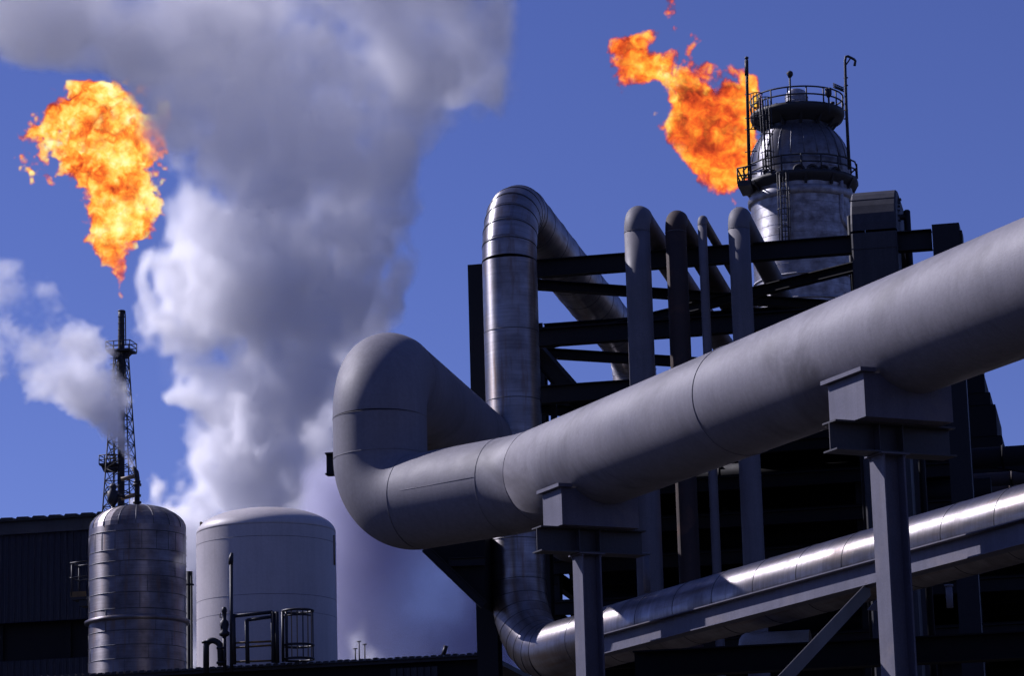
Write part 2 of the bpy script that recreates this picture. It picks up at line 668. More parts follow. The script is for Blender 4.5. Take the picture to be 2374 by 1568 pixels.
# ------------------------------------------------------------------ steel frame behind the loops
CF = at(1113, 640, 50.8)
W_ = (along_u(CF, P2, 2045) - CF).length
DF = 4.9
zt = along_v(along_u(CF, P2, 1240), Z, 625).z
z2 = along_v(along_u(CF, P2, 1512), Z, 765).z
z3 = along_v(along_u(CF, P2, 1420), Z, 905).z
fr = thing('steel_frame', 'dark open steel frame of posts, beams and braces behind the looped pipes', 'steel frame', ground_of(CF))
corner = {}
for i in (0, 1):
    for j in (0, 1):
        q = CF + P2 * (W_ * i) + D2 * (DF * j)
        corner[i, j] = q
        top = along_v(q, Z, 618).z if (i, j) == (0, 0) else zt + .15
        mb = MB()
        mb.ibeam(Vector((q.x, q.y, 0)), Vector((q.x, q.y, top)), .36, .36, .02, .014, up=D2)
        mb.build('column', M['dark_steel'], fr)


def member(part, a, b, h=.31, w=.2, kind='i', mat='dark_steel'):
    mb = MB()
    if kind == 'i':
        mb.ibeam(a, b, h, w, .016, .012)
    else:
        mb.box(a, b, w, h)
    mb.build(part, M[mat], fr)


def lv(i, j, z, di=0.0, dj=0.0):
    q = corner[i, j] + P2 * di + D2 * dj
    return Vector((q.x, q.y, z))


for z in (zt, z2, z3):
    zz = z
    member('beam', lv(0, 0, zz, .18), lv(1, 0, zz, -.18))
    member('beam', lv(0, 1, zz, .18), lv(1, 1, zz, -.18))
    for i in (0, 1):
        member('beam', lv(i, 0, zz, 0, .19), lv(i, 1, zz, 0, -.19))
    member('plan_brace', lv(0, 0, zz - .11, .25, .25), lv(1, 1, zz - .11, -.25, -.25), .17, .17)
    member('plan_brace', lv(1, 0, zz - .29, -.25, .25), lv(0, 1, zz - .29, .25, -.25), .17, .17)
member('knee_brace', at(1222, 792, 51.2), at(1392, 985, 50.6), .30, .26)
member('knee_brace', at(1283, 890, 51.0), at(1285, 1010, 51.0), .10, .10, 'b')
# beam end and post head to the right of the duct
member('beam', lv(1, 0, zt - .02, .19), lv(1, 0, zt - .02, .85), .34, .22)
mb = MB()
q = lv(1, 0, zt - .12, 1.10)
mb.cuboid(q, P2, D2, .46, .46, .62)
mb.cuboid(q + P2 * .25 - Z * .05, P2, D2, .04, .40, .46)
mb.cuboid(Vector((q.x, q.y, (q.z - .31) / 2)), P2, D2, .36, .36, q.z - .31)
mb.build('post_head', M['dark_steel'], fr)

# stub beam left of the riser and the bracket beneath the bend
qa = at(757, 1078, 47.4)
mb = MB()
mb.ibeam(qa, along_u(qa, P2, 1100), .36, .2, .025, .014)
tag(mb.build('stub_beam', M['dark_steel'], origin=ground_of(qa)), 'dark beam end poking out left behind the upright bend', 'beam')
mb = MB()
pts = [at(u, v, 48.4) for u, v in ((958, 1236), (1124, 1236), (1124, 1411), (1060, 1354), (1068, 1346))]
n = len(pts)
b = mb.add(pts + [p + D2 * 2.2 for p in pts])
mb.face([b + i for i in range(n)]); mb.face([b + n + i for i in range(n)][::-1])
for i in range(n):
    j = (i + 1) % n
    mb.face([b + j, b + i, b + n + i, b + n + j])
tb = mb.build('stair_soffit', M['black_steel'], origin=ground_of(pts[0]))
tag(tb, 'dark sloping stair underside below the grey bend', 'stair')
mb = MB()
for (u0, v0), (u1, v1) in (((985, 1272), (1122, 1404)), ((1040, 1305), (1124, 1302))):
    p0, p1 = at(u0, v0, 48.3), at(u1, v1, 48.3)
    mb.ibeam(p0, p1, .14, .1, .012, .01)
build_pieces(mb, 'stringer', M['dark_steel'], tb)

# ------------------------------------------------------------------ dark square duct looping over the frame
dq = at(2031, 560, 49.6)
wd = 105 * mpx(dq)
ztop = along_v(dq, Z, 432).z
mb = MB()
prof_pts = [Vector((dq.x, dq.y, 2.0))]
path = pipe_segments([Vector((dq.x, dq.y, 2.0)), Vector((dq.x, dq.y, ztop - .42)), Vector((dq.x, dq.y, ztop - .42)) + D2 * 3.2, Vector((dq.x, dq.y, 2)) + D2 * 3.2], .5, 8)
dt = thing('square_duct', 'dark square sheet duct looping over the frame beside the clad tower', 'duct', ground_of(dq))
for k, pts in path:
    mb = MB()
    fr_ = frames(pts)
    rs = []
    for i, p in enumerate(pts):
        tg_ = (pts[min(i + 1, len(pts) - 1)] - pts[max(i - 1, 0)]).normalized()
        y = P2
        x = tg_.cross(y).normalized()
        rs.append([p + y * a + x * c for a, c in ((-wd / 2, .40), (-wd / 2 + .03, .43), (wd / 2 - .03, .43), (wd / 2, .40), (wd / 2, -.40), (wd / 2 - .03, -.43), (-wd / 2 + .03, -.43), (-wd / 2, -.40))])
    mb.rings(rs, list(range(len(rs))), 1, smooth=False)
    mb.build('duct_run' if k == 'run' else 'duct_bend', M['duct'], dt)
mb = MB()
for i in range(9):
    zz = ztop - .35 - i * .85
    for d in (0,):
        c = Vector((dq.x, dq.y, zz)) - D2 * .435
        mb.box(c - P2 * (wd / 2), c + P2 * (wd / 2), .012, .02)
k0 = path[1][1]
for p in k0:                                   # standing seam cleats on the right edge of the bend
    mb.box(p + P2 * (wd / 2 + .005) + Z * .30 + D2 * .1, p + P2 * (wd / 2 + .045) + Z * .30 + D2 * .1, .03, .03)
build_pieces(mb, 'standing_seam', M['duct'], dt)
# thin pipes either side of the duct
for u, v0, r_, lb in ((2102, 487, 8, 'short dark pipe stub standing right of the square duct'), (1969, 500, 6, 'thin dark pipe stub standing left of the square duct')):
    p = at(u, v0, 50.1)
    rr = r_ * mpx(p)
    mb = MB()
    mb.tube([p - Z * 9, p - Z * .02, p], [rr, rr, rr * .6], 14)
    if u > 2000:
        e = p - Z * .12 - P2 * .35
        mb.tube([p - Z * .12, e], rr * .9, 10)
    tag(mb.build('pipe_stub', M['dark_steel'], origin=ground_of(p)), lb, 'pipe')

# ------------------------------------------------------------------ dark decked structure in the right background
PO = at(1275, 1200, 57.5)
WR = (along_u(PO, P2, 2460) - PO).length
WR0 = WR
rk = thing('decked_structure', 'dark stacked decks and beams filling the background under the pipes', 'plant structure', ground_of(PO))
rng = random.Random(11)
zl = [along_v(PO, Z, v).z for v in (1640, 1500, 1395, 1300, 1215, 1130, 1050)]
xs = [0, WR * .19, WR * .40, WR * .62, WR * .82, WR]
DR = 15.0
for i, z in enumerate(zl):
    w0, w1 = (0.0, WR)
    if i >= 5:
        w0, w1 = (WR * .02, WR * .80) if i == 5 else (WR * .34, WR * .80)
    mb = MB()
    o = Vector((PO.x, PO.y, z))
    # deck plate with an opening here and there
    cells = [(w0, w1, 0, DR)]
    mb.cuboid(o + P2 * (w0 + w1) / 2 + D2 * DR / 2, P2, D2, w1 - w0, DR, .04)
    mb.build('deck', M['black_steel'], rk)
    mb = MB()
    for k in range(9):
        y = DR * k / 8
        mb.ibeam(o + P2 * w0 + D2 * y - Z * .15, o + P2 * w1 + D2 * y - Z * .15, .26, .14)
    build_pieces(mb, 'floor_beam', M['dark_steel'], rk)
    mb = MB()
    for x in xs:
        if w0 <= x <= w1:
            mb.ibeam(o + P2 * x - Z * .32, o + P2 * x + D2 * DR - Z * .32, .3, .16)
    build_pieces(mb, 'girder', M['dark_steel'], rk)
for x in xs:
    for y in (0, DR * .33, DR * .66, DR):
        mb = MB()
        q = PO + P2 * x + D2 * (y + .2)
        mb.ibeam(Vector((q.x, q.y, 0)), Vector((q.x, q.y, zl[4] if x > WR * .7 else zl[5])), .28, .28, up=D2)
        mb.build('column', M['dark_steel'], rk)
for i in range(len(zl) - 1):
    for x0, x1 in zip(xs[:-1], xs[1:]):
        if rng.random() < .55:
            mb = MB()
            f = rng.random() < .5
            a = PO + P2 * (x0 if f else x1); c = PO + P2 * (x1 if f else x0)
            y = rng.choice((2.2, 6, 10))
            mb.box(Vector((a.x, a.y, zl[i])) + D2 * y, Vector((c.x, c.y, zl[i + 1] - .3)) + D2 * y, .14, .14)
            mb.build('brace', M['dark_steel'], rk)

# pipes lying on the decks, each its own thing
k = 0
for i, z in enumerate(zl[:-1]):
    for y in (1.2, 3.4, 5.5, 8.0, 10.5):
        if rng.random() < .75:
            r_ = rng.choice((.10, .14, .20, .27, .33))
            a0_, a1_ = sorted((rng.uniform(0, .35) * WR, rng.uniform(.6, 1.0) * WR))
            o = Vector((PO.x, PO.y, z + .05 + r_)) + D2 * y
            mb = MB()
            mb.tube(subdivide(o + P2 * a0_, o + P2 * a1_, 4), r_, 20)
            wb = [o + P2 * (a0_ + q * (a1_ - a0_)) for q in (.1, .3, .5, .7, .9)]
            for p in wb:
                mb.torus(p, P2, r_ + .004, .03, 24, 6)
            tag(mb.build('rack_pipe', M[rng.choice(('dark_steel', 'loop_brown', 'black_steel'))], origin=ground_of(o)),
                'dark pipe lying across the shadowed decks under the grey pipe', 'pipe', 'pipes lying on the dark decks')
            k += 1

# the clad hopper with stepped edge at the far right
hq = at(2240, 1090, 64.0)
mb = MB()
hp = thing('clad_hopper', 'dark stepped cladding tower leaning behind the right end of the grey pipe', 'tower', ground_of(hq))
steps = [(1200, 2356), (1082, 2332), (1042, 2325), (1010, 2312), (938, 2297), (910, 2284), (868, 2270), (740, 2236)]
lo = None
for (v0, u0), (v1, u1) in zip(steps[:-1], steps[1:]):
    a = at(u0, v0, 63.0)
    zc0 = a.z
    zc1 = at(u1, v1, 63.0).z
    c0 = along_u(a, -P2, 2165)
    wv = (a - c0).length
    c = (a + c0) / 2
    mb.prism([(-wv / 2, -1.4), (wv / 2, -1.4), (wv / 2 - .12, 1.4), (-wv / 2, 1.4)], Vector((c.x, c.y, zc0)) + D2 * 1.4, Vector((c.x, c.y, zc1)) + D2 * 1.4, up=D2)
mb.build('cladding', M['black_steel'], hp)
mb = MB()
for u in (2200, 2222):
    p = at(u, 1085, 61.4)
    mb.tube([p, at(u - 25, 880, 61.4)], .03, 8)
build_pieces(mb, 'drain_pipe', M['dark_steel'], hp)

# upright white-lit bits deep under the beam: a dish-ended vessel and three short posts
vq = at(1712, 1512, 41.5)
mb = MB()
rv = 42 * mpx(vq)
prof = [(0.001, 0), (.35, .03), (.7, .12), (.9, .26), (1, .45), (1, 1.0), (1, 4.0)]
ax = P2
rs = [[vq + ax * (t * rv) + (D2 * math.cos(2 * math.pi * k_ / 40) + Z * math.sin(2 * math.pi * k_ / 40)) * r_ * rv for k_ in range(40)] for r_, t in prof]
mb.rings(rs, [p[1] for p in prof], rv)
tag(mb.build('vessel', M['vessel'], origin=ground_of(vq)), 'pale round-ended vessel peeping out sunlit below the low beam', 'vessel')
mb = MB()
ld = at(1640, 1535, 40.6)
mb.ibeam(ld - P2 * 1, ld + P2 * 5.5, .36, .3)
tag(mb.build('ledge_beam', M['black_steel'], origin=ground_of(ld)), 'dark beam in front of the pale round-ended vessel', 'beam')
for u, v, h_, lb in ((1499, 1330, 45, 'short sunlit upright pipe beside the left post'), (2201, 1385, 26, 'tiny sunlit pipe end under the right end of the low beam')):
    p = at(u, v, 47.0)
    rr = 8 * mpx(p)
    mb = MB()
    mb.tube([p - Z * h_ * mpx(p), p + Z * h_ * mpx(p)], rr, 14)
    mb.torus(p + Z * h_ * mpx(p), Z, rr, .02, 20, 6)
    tag(mb.build('pipe_stub', M['loop_grey'], origin=ground_of(p)), lb, 'pipe')

# ------------------------------------------------------------------ white tank
def axis_pt(u, v, Y):
    return at(u, v, Y)


def dome(rim_z, rad, h, n=10, knuckle=.12):
    """torispherical head: knuckle then shallow crown"""
    out = []
    for i in range(n + 1):
        q = i / n
        a = q * math.pi / 2
        r = rad * math.cos(a) ** .92 if q < 1 else .001
        out.append((max(r, .001), rim_z + h * math.sin(a)))
    return out


wt = axis_pt(617, 1240, 74.0)
rw = 161.5 * mpx(wt)
zr = wt.z
za = along_v(wt, Z, 1186).z
t = thing('white_tank', 'plain white domed tank with a rust rimmed top in front of the steam', 'tank', ground_of(wt))
mb = MB()
mb.lathe(wt, [(rw, 0), (rw, zr - 2), (rw, zr)], 96, caps=False)
mb.build('shell', M['white_tank'], t)
mb = MB()
mb.lathe(wt, dome(zr, rw, (za - zr) * 1.06, 20), 96)
mb.build('domed_roof', M['white_tank'], t)
mb = MB()
for v, r_ in ((1268, .006), (1400, .006), (1440, .005)):
    mb.torus((wt.x, wt.y, along_v(wt, Z, v).z), Z, rw, r_, 96, 6)
build_pieces(mb, 'weld_seam', M['weld'], t)
for du, dv, h in ((-158, -2, .22), (157, 6, .10)):
    p = along_v(wt + P2 * (rw * .97 * (1 if du > 0 else -1)) , Z, 1236 + dv)
    mb = MB()
    mb.box(p - Z * .12, p + Z * h, .07, .05)
    mb.tube([p + Z * h - D2 * .03, p + Z * h + D2 * .03], .035, 12)
    if du > 0:
        mb.tube([p + P2 * .06, p + P2 * .06 - Z * .75], .025, 8)
    mb.build('lifting_lug', M['rail_pale'], t)

# ------------------------------------------------------------------ metal clad tank
ct = axis_pt(319, 1232, 84.0)
rc = 112 * mpx(ct)
zc = ct.z
zca = along_v(ct, Z, 1178).z
t = thing('clad_tank', 'dull metal clad tank with rounded top and many sheet bands', 'tank', ground_of(ct))
mb = MB()
mb.lathe(ct, [(rc, 0)] + [(rc, z) for z in np.linspace(1, zc, 16)], 96, caps=False)
mb.build('shell', M['tank_clad'], t)
mb = MB()
prof = dome(zc, rc, (zca - zc) * 1.08, 9)
mb.lathe(ct, prof, 34)
top_ = mb.build('domed_roof', M['tank_clad'], t)
top_.data.polygons.foreach_set('use_smooth', [False] * len(top_.data.polygons))
mb = MB()
for k in range(17):
    a = 2 * math.pi * k / 17
    d = Vector((math.cos(a), math.sin(a), 0))
    mb.tube([Vector((ct.x, ct.y, z)) + d * (r_ + .004) for r_, z in prof[:-1]], .011, 5)
for v in (1215 + 32, 1290, 1316, 1350, 1388, 1425, 1475, 1508, 1540):
    mb.torus((ct.x, ct.y, along_v(ct, Z, v).z), Z, rc + .002, .012, 96, 6)
rg = random.Random(3)
zz = [along_v(ct, Z, v).z for v in (1247, 1290, 1316, 1350, 1388, 1425, 1475, 1508, 1540, 1600)]
for z0, z1 in zip(zz[:-1], zz[1:]):
    a0_ = rg.random()
    nn = rg.choice((4, 5, 6)) if z0 < zz[0] - .01 else 22
    for k in range(nn):
        a = 2 * math.pi * (k + a0_ + rg.uniform(-.2, .2)) / nn
        d = Vector((math.cos(a), math.sin(a), 0))
        mb.tube([Vector((ct.x, ct.y, z0)) + d * (rc + .001), Vector((ct.x, ct.y, z1)) + d * (rc + .001)], .007, 5)
mb.build('sheet_seam', M['seam'], t)
mb = MB()
zf = along_v(ct, Z, 1443).z
mb.lathe(ct, [(rc, zf - .10), (rc + .11, zf - .07), (rc + .115, zf + .0), (rc + .06, zf + .03), (rc, zf + .04)], 96, caps=False)
mb.build('ring_flange', M['tank_clad'], t)
# vent pipework on the crown
vp = Vector((ct.x, ct.y, zca - .12))
t2 = thing('vent_valve', 'rusty valve pipework standing on top of the metal clad tank', 'vent pipe', vp)
k = mpx(ct)
mb = MB()
p0 = at(319, 1180, 84.0)
pts = [at(318, 1182, 84), at(318, 1110, 84), at(316, 1096, 84), at(308, 1084, 84)]
mb.tube(pts, [.075, .075, .075, .06], 14)
mb.build('vent_tail', M['rail'], t2)
mb = MB()
for v, w in ((1166, 10), (1150, 9), (1125, 10), (1118, 8)):
    c = at(318, v, 84)
    mb.lathe((c.x, c.y, 0), [(w * k, c.z - .03), (w * k, c.z + .03)], 18)
build_pieces(mb, 'flange', M['rail'], t2)
for v0, v1 in ((1157, 1148), (1108 + 4, 1101 + 4)):
    mb = MB()
    mb.tube([at(281, v0, 83.9), at(313, v1, 83.9)], .06, 12)
    mb.build('cross_pipe', M['rail_pale'], t2)
mb = MB()
c = at(262, 1146, 83.7)
mb.lathe((c.x, c.y, 0), [(.06, c.z - .35), (.16, c.z - .2), (.17, c.z + .05), (.08, c.z + .12), (.13, c.z + .2), (.05, c.z + .3)], 18)
mb.torus(c + Z * .12 - P2 * .12, D2, .10, .018, 20, 6)
mb.tube([c, c + P2 * .35 - Z * .1], .05, 10)
mb.tube([c - Z * .35, c - Z * .9], .05, 10)
mb.build('valve_body', M['rail'], t2)
for du in (-22, 56):
    mb = MB()
    p = along_v(ct + P2 * (du * k), Z, 1181 if du < 0 else 1186)
    mb.torus(p, D2, .07, .018, 20, 6)
    tag(mb.build('lifting_eye', M['rail'], origin=p), 'small lifting eye on the metal tank crown ' + ('beside the valve pipework' if du < 0 else 'right of the valve pipework'), 'lifting eye')

# little side landing on the clad tank, towards the blue wall
lq = at(190, 1385, 85.0)
t = thing('side_landing', 'small railed landing with yellow kick plate left of the clad tank', 'platform', lq)
k = mpx(lq)
mb = MB()
mb.cuboid(lq - Z * .06, P2, D2, .46, .6, .10)
mb.cuboid(lq + P2 * .12 - Z * .2, P2, D2, .25, .5, .2)
mb.build('deck', M['roof'], t)
mb = MB()
mb.cuboid(lq - D2 * .3 + Z * .04, P2, D2, .46, .02, .15)
mb.cuboid(lq - P2 * .23 + Z * .04, P2, D2, .02, .6, .15)
mb.build('kick_plate', M['yellow'], t)
mb = MB()
for z in (.52, .95):
    for s_ in (-.3, .3):
        mb.tube([lq - P2 * .26 + D2 * s_ + Z * z, lq + P2 * .26 + D2 * s_ + Z * (z + .03)], .02, 8)
    mb.tube([lq - P2 * .23 - D2 * .3 + Z * z, lq - P2 * .23 + D2 * .3 + Z * z], .02, 8)
for s_ in (-.3, .3):
    mb.tube([lq - P2 * .2 + D2 * s_, lq - P2 * .2 + D2 * s_ + Z * .95], .022, 8)
mb.build('railing', M['rail'], t)

# tall thin pipes in the dark gap between the two tanks
for u, w in ((437, 5), (444, 3)):
    p = at(u, 1450, 88)
    mb = MB()
    mb.tube([ground_of(p), Vector((p.x, p.y, p.z + 1.6))], w * mpx(p), 12)
    mb.torus((p.x, p.y, p.z + 1.2), Z, w * mpx(p) + .02, .03, 20, 6)
    tag(mb.build('drain_pipe', M['dark_steel'], origin=ground_of(p)), 'dark upright pipe in the gap between the tanks, ' + ('the thicker one' if w == 5 else 'the thinner one'), 'pipe')

# ------------------------------------------------------------------ blue sheet building behind the tanks
e0 = at(0, 1208, 108.0)
L_ = (along_u(e0, P2, 432) - e0).length
e0 = e0 - P2 * 14
L_ += 14
t = thing('sheet_building', 'dark blue sheet-clad building with a grey eave behind the clad tank', 'building', ground_of(e0))
k = mpx(e0)


def corrugated(mb, p0, d, length, h0, h1, nrm, pitch=.25, depth=.035):
    """upright ribbed sheet along d from height h0 to h1"""
    n = int(length / pitch)
    prev = None
    for i in range(n + 1):
        for f, dd in ((0, 0), (.35, 0), (.45, depth), (.9, depth)):
            x = (i + f) * pitch
            if x > length:
                continue
            q = p0 + d * x + nrm * dd
            b = mb.add([Vector((q.x, q.y, h0)), Vector((q.x, q.y, h1))])
            if prev is not None:
                mb.face([prev, b, b + 1, prev + 1])
            prev = b


ez = e0.z
mb = MB()
corrugated(mb, e0 + D2 * .3, P2, L_, ez - 3.75, ez - .5, -D2)
wall_ = mb.build('wall', M['wall_blue'], t)
mb = MB()
mb.box(e0 + D2 * .20 - Z * .26, e0 + P2 * L_ + D2 * .20 - Z * .26, .12, .50)
for x in np.arange(1.5, L_, 5.2):
    mb.box(e0 + P2 * x + D2 * .135 - Z * .02, e0 + P2 * x + D2 * .135 - Z * .50, .05, .02)
mb.build('fascia', M['fascia'], t)
mb = MB()
# roof sheets ending in a row of corrugation ends
n = int(L_ / .62)
for i in range(n):
    p = e0 + P2 * (i * .62)
    mb.prism([(-.28, 0), (.28, 0), (.22, .085), (-.20, .095)], p - D2 * .05, p + D2 * 14 + Z * .3)
mb.prism([(-.02, -.05), (L_, -.05), (L_, .02), (-.02, .02)], e0 - D2 * .02, e0 + D2 * 14 + Z * .3)
mb.build('roof', M['roof'], t)
mb = MB()
mb.box(e0 + D2 * .9 - Z * 5.6, e0 + P2 * L_ + D2 * .9 - Z * 5.6, .2, 3.8)
mb.box(e0 + D2 * .8 - Z * 14, e0 + P2 * L_ + D2 * .8 - Z * 14, .2, 13)
for x in np.arange(.8, L_, 2.6):
    mb.box(e0 + P2 * x + D2 * .75 - Z * 3.75, e0 + P2 * x + D2 * .75 - Z * 7.5, .22, .2)
mb.build('lower_wall', M['black_steel'], t)
mb = MB()
corrugated(mb, e0 + D2 * .3, P2, L_, ez - 12, ez - 5.15, -D2)
mb.build('lower_cladding', M['wall_blue'], t)
mb = MB()
mb.box(e0 + P2 * L_ + D2 * .3 - Z * 8, e0 + P2 * L_ + D2 * 14 - Z * 8, .1, 15)
mb.build('end_wall', M['wall_blue'], t)
mb = MB()
mb.box(e0 + D2 * 14.2 - Z * 8, e0 + P2 * L_ + D2 * 14.2 - Z * 8, .1, 15.5)
mb.box(e0 + D2 * .5 - Z * 8, e0 + D2 * 14 - Z * 8, .1, 15)
build_pieces(mb, 'back_wall', M['wall_blue'], t)

# ------------------------------------------------------------------ low roof in front of the tanks
r0 = at(1113, 1519, 68.0)
Lr = 22.0
t = thing('low_roof_shed', 'dark shed with a ragged corrugated roof edge along the bottom of the picture', 'building', ground_of(r0))
mb = MB()
rg = random.Random(5)
n = int(Lr / .17)
for i in range(n):
    p = r0 - P2 * (i * .17 - .1)
    hh = .028 + rg.random() * .02
    mb.prism([(-.07, -.03), (.07, -.03), (.055, hh), (-.045, hh * .9)], p - D2 * (.05 + .04 * rg.random()), p + D2 * 5)
mb.prism([(-Lr, -.10), (.2, -.10), (.2, 0), (-Lr, 0)], r0, r0 + D2 * 5)
mb.build('roof', M['roof'], t)
mb = MB()
mb.box(r0 - P2 * Lr + D2 * .3 - Z * (r0.z / 2 + .05), r0 + P2 * .2 + D2 * .3 - Z * (r0.z / 2 + .05), .2, r0.z - .1)
mb.build('wall', M['black_steel'], t)
mb = MB()
a_ = at(1006, 1552, 68.15)
corrugated(mb, along_u(a_, P2, 905), P2, 1.15, a_.z - 1.2, a_.z + .05, -D2, .16, .03)
mb.build('wall_panel', M['roof'], t)

# pipe end leaning out of the roof, and a stub bracket at the tank foot
p = at(1030, 1516, 68.6)
mb = MB()
mb.tube([p - Z * .05 - P2 * .03, p + Z * .16 + P2 * .045], .05, 12)
mb.torus(p + Z * .16 + P2 * .045, Z + P2 * .3, .05, .012, 16, 6)
tag(mb.build('roof_vent', M['rail'], origin=p), 'short leaning vent pipe on the ragged roof edge', 'vent pipe')
for u, hgt in ((824, .25), (833, .42), (846, .35)):
    p = at(u, 1530, 69.5)
    mb = MB()
    mb.tube([p - Z * .2, p + Z * hgt], .016, 8)
    mb.tube([p + Z * hgt - P2 * .05, p + Z * hgt + P2 * .05], .014, 6)
    tag(mb.build('roof_rod', M['rail'], origin=p), 'thin rod standing in steam on the roof edge', 'rod', 'thin rods on the roof edge')

# caged ladder gate and railing on that roof
rp = at(640, 1535, 68.4)
t = thing('roof_railing', 'dark rooftop railing with a round ladder cage before the white tank', 'railing', rp)
k = mpx(rp)
PA = lambda u, v, dy=0.0: at(u, v, 68.4 + dy)
mb = MB()
for u, v0, v1 in ((541, 1425, 1542), (572, 1438, 1540), (632, 1420, 1538), (641, 1420, 1538)):
    mb.tube([PA(u, v0), PA(u + 2, v1)], 5.0 * k, 10)
mb.tube([PA(541, 1430), PA(632, 1420)], 4.2 * k, 10)
mb.tube([PA(572, 1439), PA(632, 1431)], 4.0 * k, 10)
build_pieces(mb, 'rail_post', M['rail'], t)
mb = MB()
for v0, v1 in ((1492, 1488), (1503, 1497), (1536, 1533)):
    mb.tube([PA(543, v0), PA(634, v1)], 2.4 * k, 10)
build_pieces(mb, 'mid_rail', M['yellow'], t)
# cage: hoops and uprights
cc = PA(690, 1418, .35)
rr = 36 * k
mb = MB()
for dz in (0, -.80, -1.12):
    mb.circle_tube(cc + Z * dz, rr, 3.0 * k, 0, 360, 40, 8)
mb.circle_tube(cc - Z * .13, rr, 2.0 * k, 120, 300, 30, 6)
build_pieces(mb, 'cage_hoop', M['rail'], t)
for i in range(11):
    a = R(90 + i * 22)
    d = Vector((math.sin(a), math.cos(a), 0)) * rr * .98
    mb = MB()
    mb.box(cc + d - Z * 1.14, cc + d, .026, .012)
    mb.build('cage_bar', M['rail_pale'] if i % 3 else M['rail'], t)
mb = MB()
for u in (655, 664):
    mb.tube([PA(u, 1420, .1), PA(u + 1, 1536, .1)], 3.5 * k, 8)
build_pieces(mb, 'ladder_rail', M['rail'], t)

# tall vent pipe, valve and goose neck at the roof, left of the railing
t = thing('standpipe', 'tall thin standpipe with capped head before the white tank', 'pipe', PA(537, 1550))
mb = MB()
mb.tube([PA(537, 1560), PA(536, 1306)], 4.2 * k, 12)
mb.build('stem', M['rail'], t)
mb = MB()
mb.tube([PA(535, 1310), PA(535.5, 1296), PA(538, 1283)], [5.5 * k, 6 * k, 3.5 * k], 12)
mb.build('cap', M['rail'], t)
t = thing('valve_post', 'dark valve on an upright pipe right of the goose neck pipe', 'valve', PA(520, 1555))
mb = MB()
mb.tube([PA(521, 1558), PA(520, 1470)], 4.6 * k, 12)
mb.build('stem', M['rail'], t)
mb = MB()
c = PA(520, 1452)
mb.lathe((c.x, c.y, 0), [(5 * k, c.z - .26), (12 * k, c.z - .22), (12 * k, c.z - .16), (8 * k, c.z - .12), (11 * k, c.z + .02), (10 * k, c.z + .1), (5 * k, c.z + .14), (5 * k, c.z + .3), (7 * k, c.z + .33), (5 * k, c.z + .42), (2 * k, c.z + .44)], 20)
mb.build('valve_body', M['rail'], t)
mb = MB()
mb.tube([c + Z * .2 - P2 * .02, c + Z * .2 - P2 * .1, c + Z * .3 - P2 * .1], .014, 8)
mb.torus(c - P2 * .05 - Z * .02, P2, .09, .014, 20, 6)
mb.build('handle', M['rail'], t)
t = thing('goose_neck_pipe', 'goose neck pipe bending over at the roof edge below the white tank', 'pipe', PA(480, 1555))
mb = MB()
pts = []
for k_, q in pipe_segments([PA(478, 1562), PA(478, 1476), PA(510, 1494), PA(512, 1545)], [.14, .14], 8):
    pts += q if not pts else q[1:]
mb.tube(pts, 7.2 * k, 16)
mb.build('pipe_run', M['rail'], t)
mb = MB()
for u, v in ((478, 1490), (512, 1504), (512, 1538)):
    c = PA(u, v)
    mb.lathe((c.x, c.y, 0), [(10.5 * k, c.z - .025), (10.5 * k, c.z + .025)], 18)
build_pieces(mb, 'flange', M['rail'], t)

# ------------------------------------------------------------------ lattice flare stack
fs = at(281, 900, 300.0)
k = mpx(fs)
zf_ = lambda v: along_v(fs, Z, v).z
t = thing('flare_stack', 'slim lattice flare stack with two small platforms behind the clad tank', 'flare stack', ground_of(fs))
X1, Y1 = D2.cross(Z).normalized(), D2
FX = lambda x, y, z: Vector((fs.x, fs.y, z)) + P2 * x + D2 * y
mb = MB()
mb.tube([FX(0, 0, 0), FX(0, 0, zf_(830)), FX(0, 0, zf_(735)), FX(0, 0, zf_(720))], [8.5 * k, 8.2 * k, 7 * k, 7.5 * k], 20)
for v in (722, 735, 750, 765, 780):
    mb.torus(FX(0, 0, zf_(v)), Z, 7.3 * k, .05, 20, 6)
mb.build('flare_pipe', M['tower_steel'], t)
mb = MB()
mb.tube([FX(8.5 * k, 0, zf_(722)), FX(10 * k, 0, zf_(735)), FX(11 * k, 0, zf_(800))], .06, 6)
mb.tube([FX(6 * k, 0, zf_(720)), FX(10 * k, 0, zf_(724))], .06, 6)
mb.build('pilot_pipe', M['tower_steel'], t)
ztp, zbt = zf_(822), zf_(1210)
hw = lambda z: (13 + (z - ztp) / (zbt - ztp) * 21) * k
legs = [(-1, -1), (1, -1), (1, 1), (-1, 1)]
for sx, sy in legs:
    mb = MB()
    mb.tube([FX(sx * hw(ztp), sy * hw(ztp), ztp), FX(sx * hw(zbt), sy * hw(zbt), zbt), FX(sx * hw(zbt) * 1.8, sy * hw(zbt) * 1.8, 0)], .075, 8)
    mb.build('leg', M['tower_steel'], t)
mb = MB()
zs = [ztp + (zbt - ztp) * i / 13 for i in range(14)]
for z0, z1 in zip(zs[:-1], zs[1:]):
    for i in range(4):
        (ax_, ay_), (bx_, by_) = legs[i], legs[(i + 1) % 4]
        h0_, h1_ = hw(z0), hw(z1)
        mb.tube([FX(ax_ * h0_, ay_ * h0_, z0), FX(bx_ * h1_, by_ * h1_, z1)], .042, 5)
        mb.tube([FX(bx_ * h0_, by_ * h0_, z0), FX(ax_ * h1_, ay_ * h1_, z1)], .042, 5)
        mb.tube([FX(ax_ * h1_, ay_ * h1_, z1), FX(bx_ * h1_, by_ * h1_, z1)], .05, 5)
mb.build('lattice', M['tower_steel'], t)


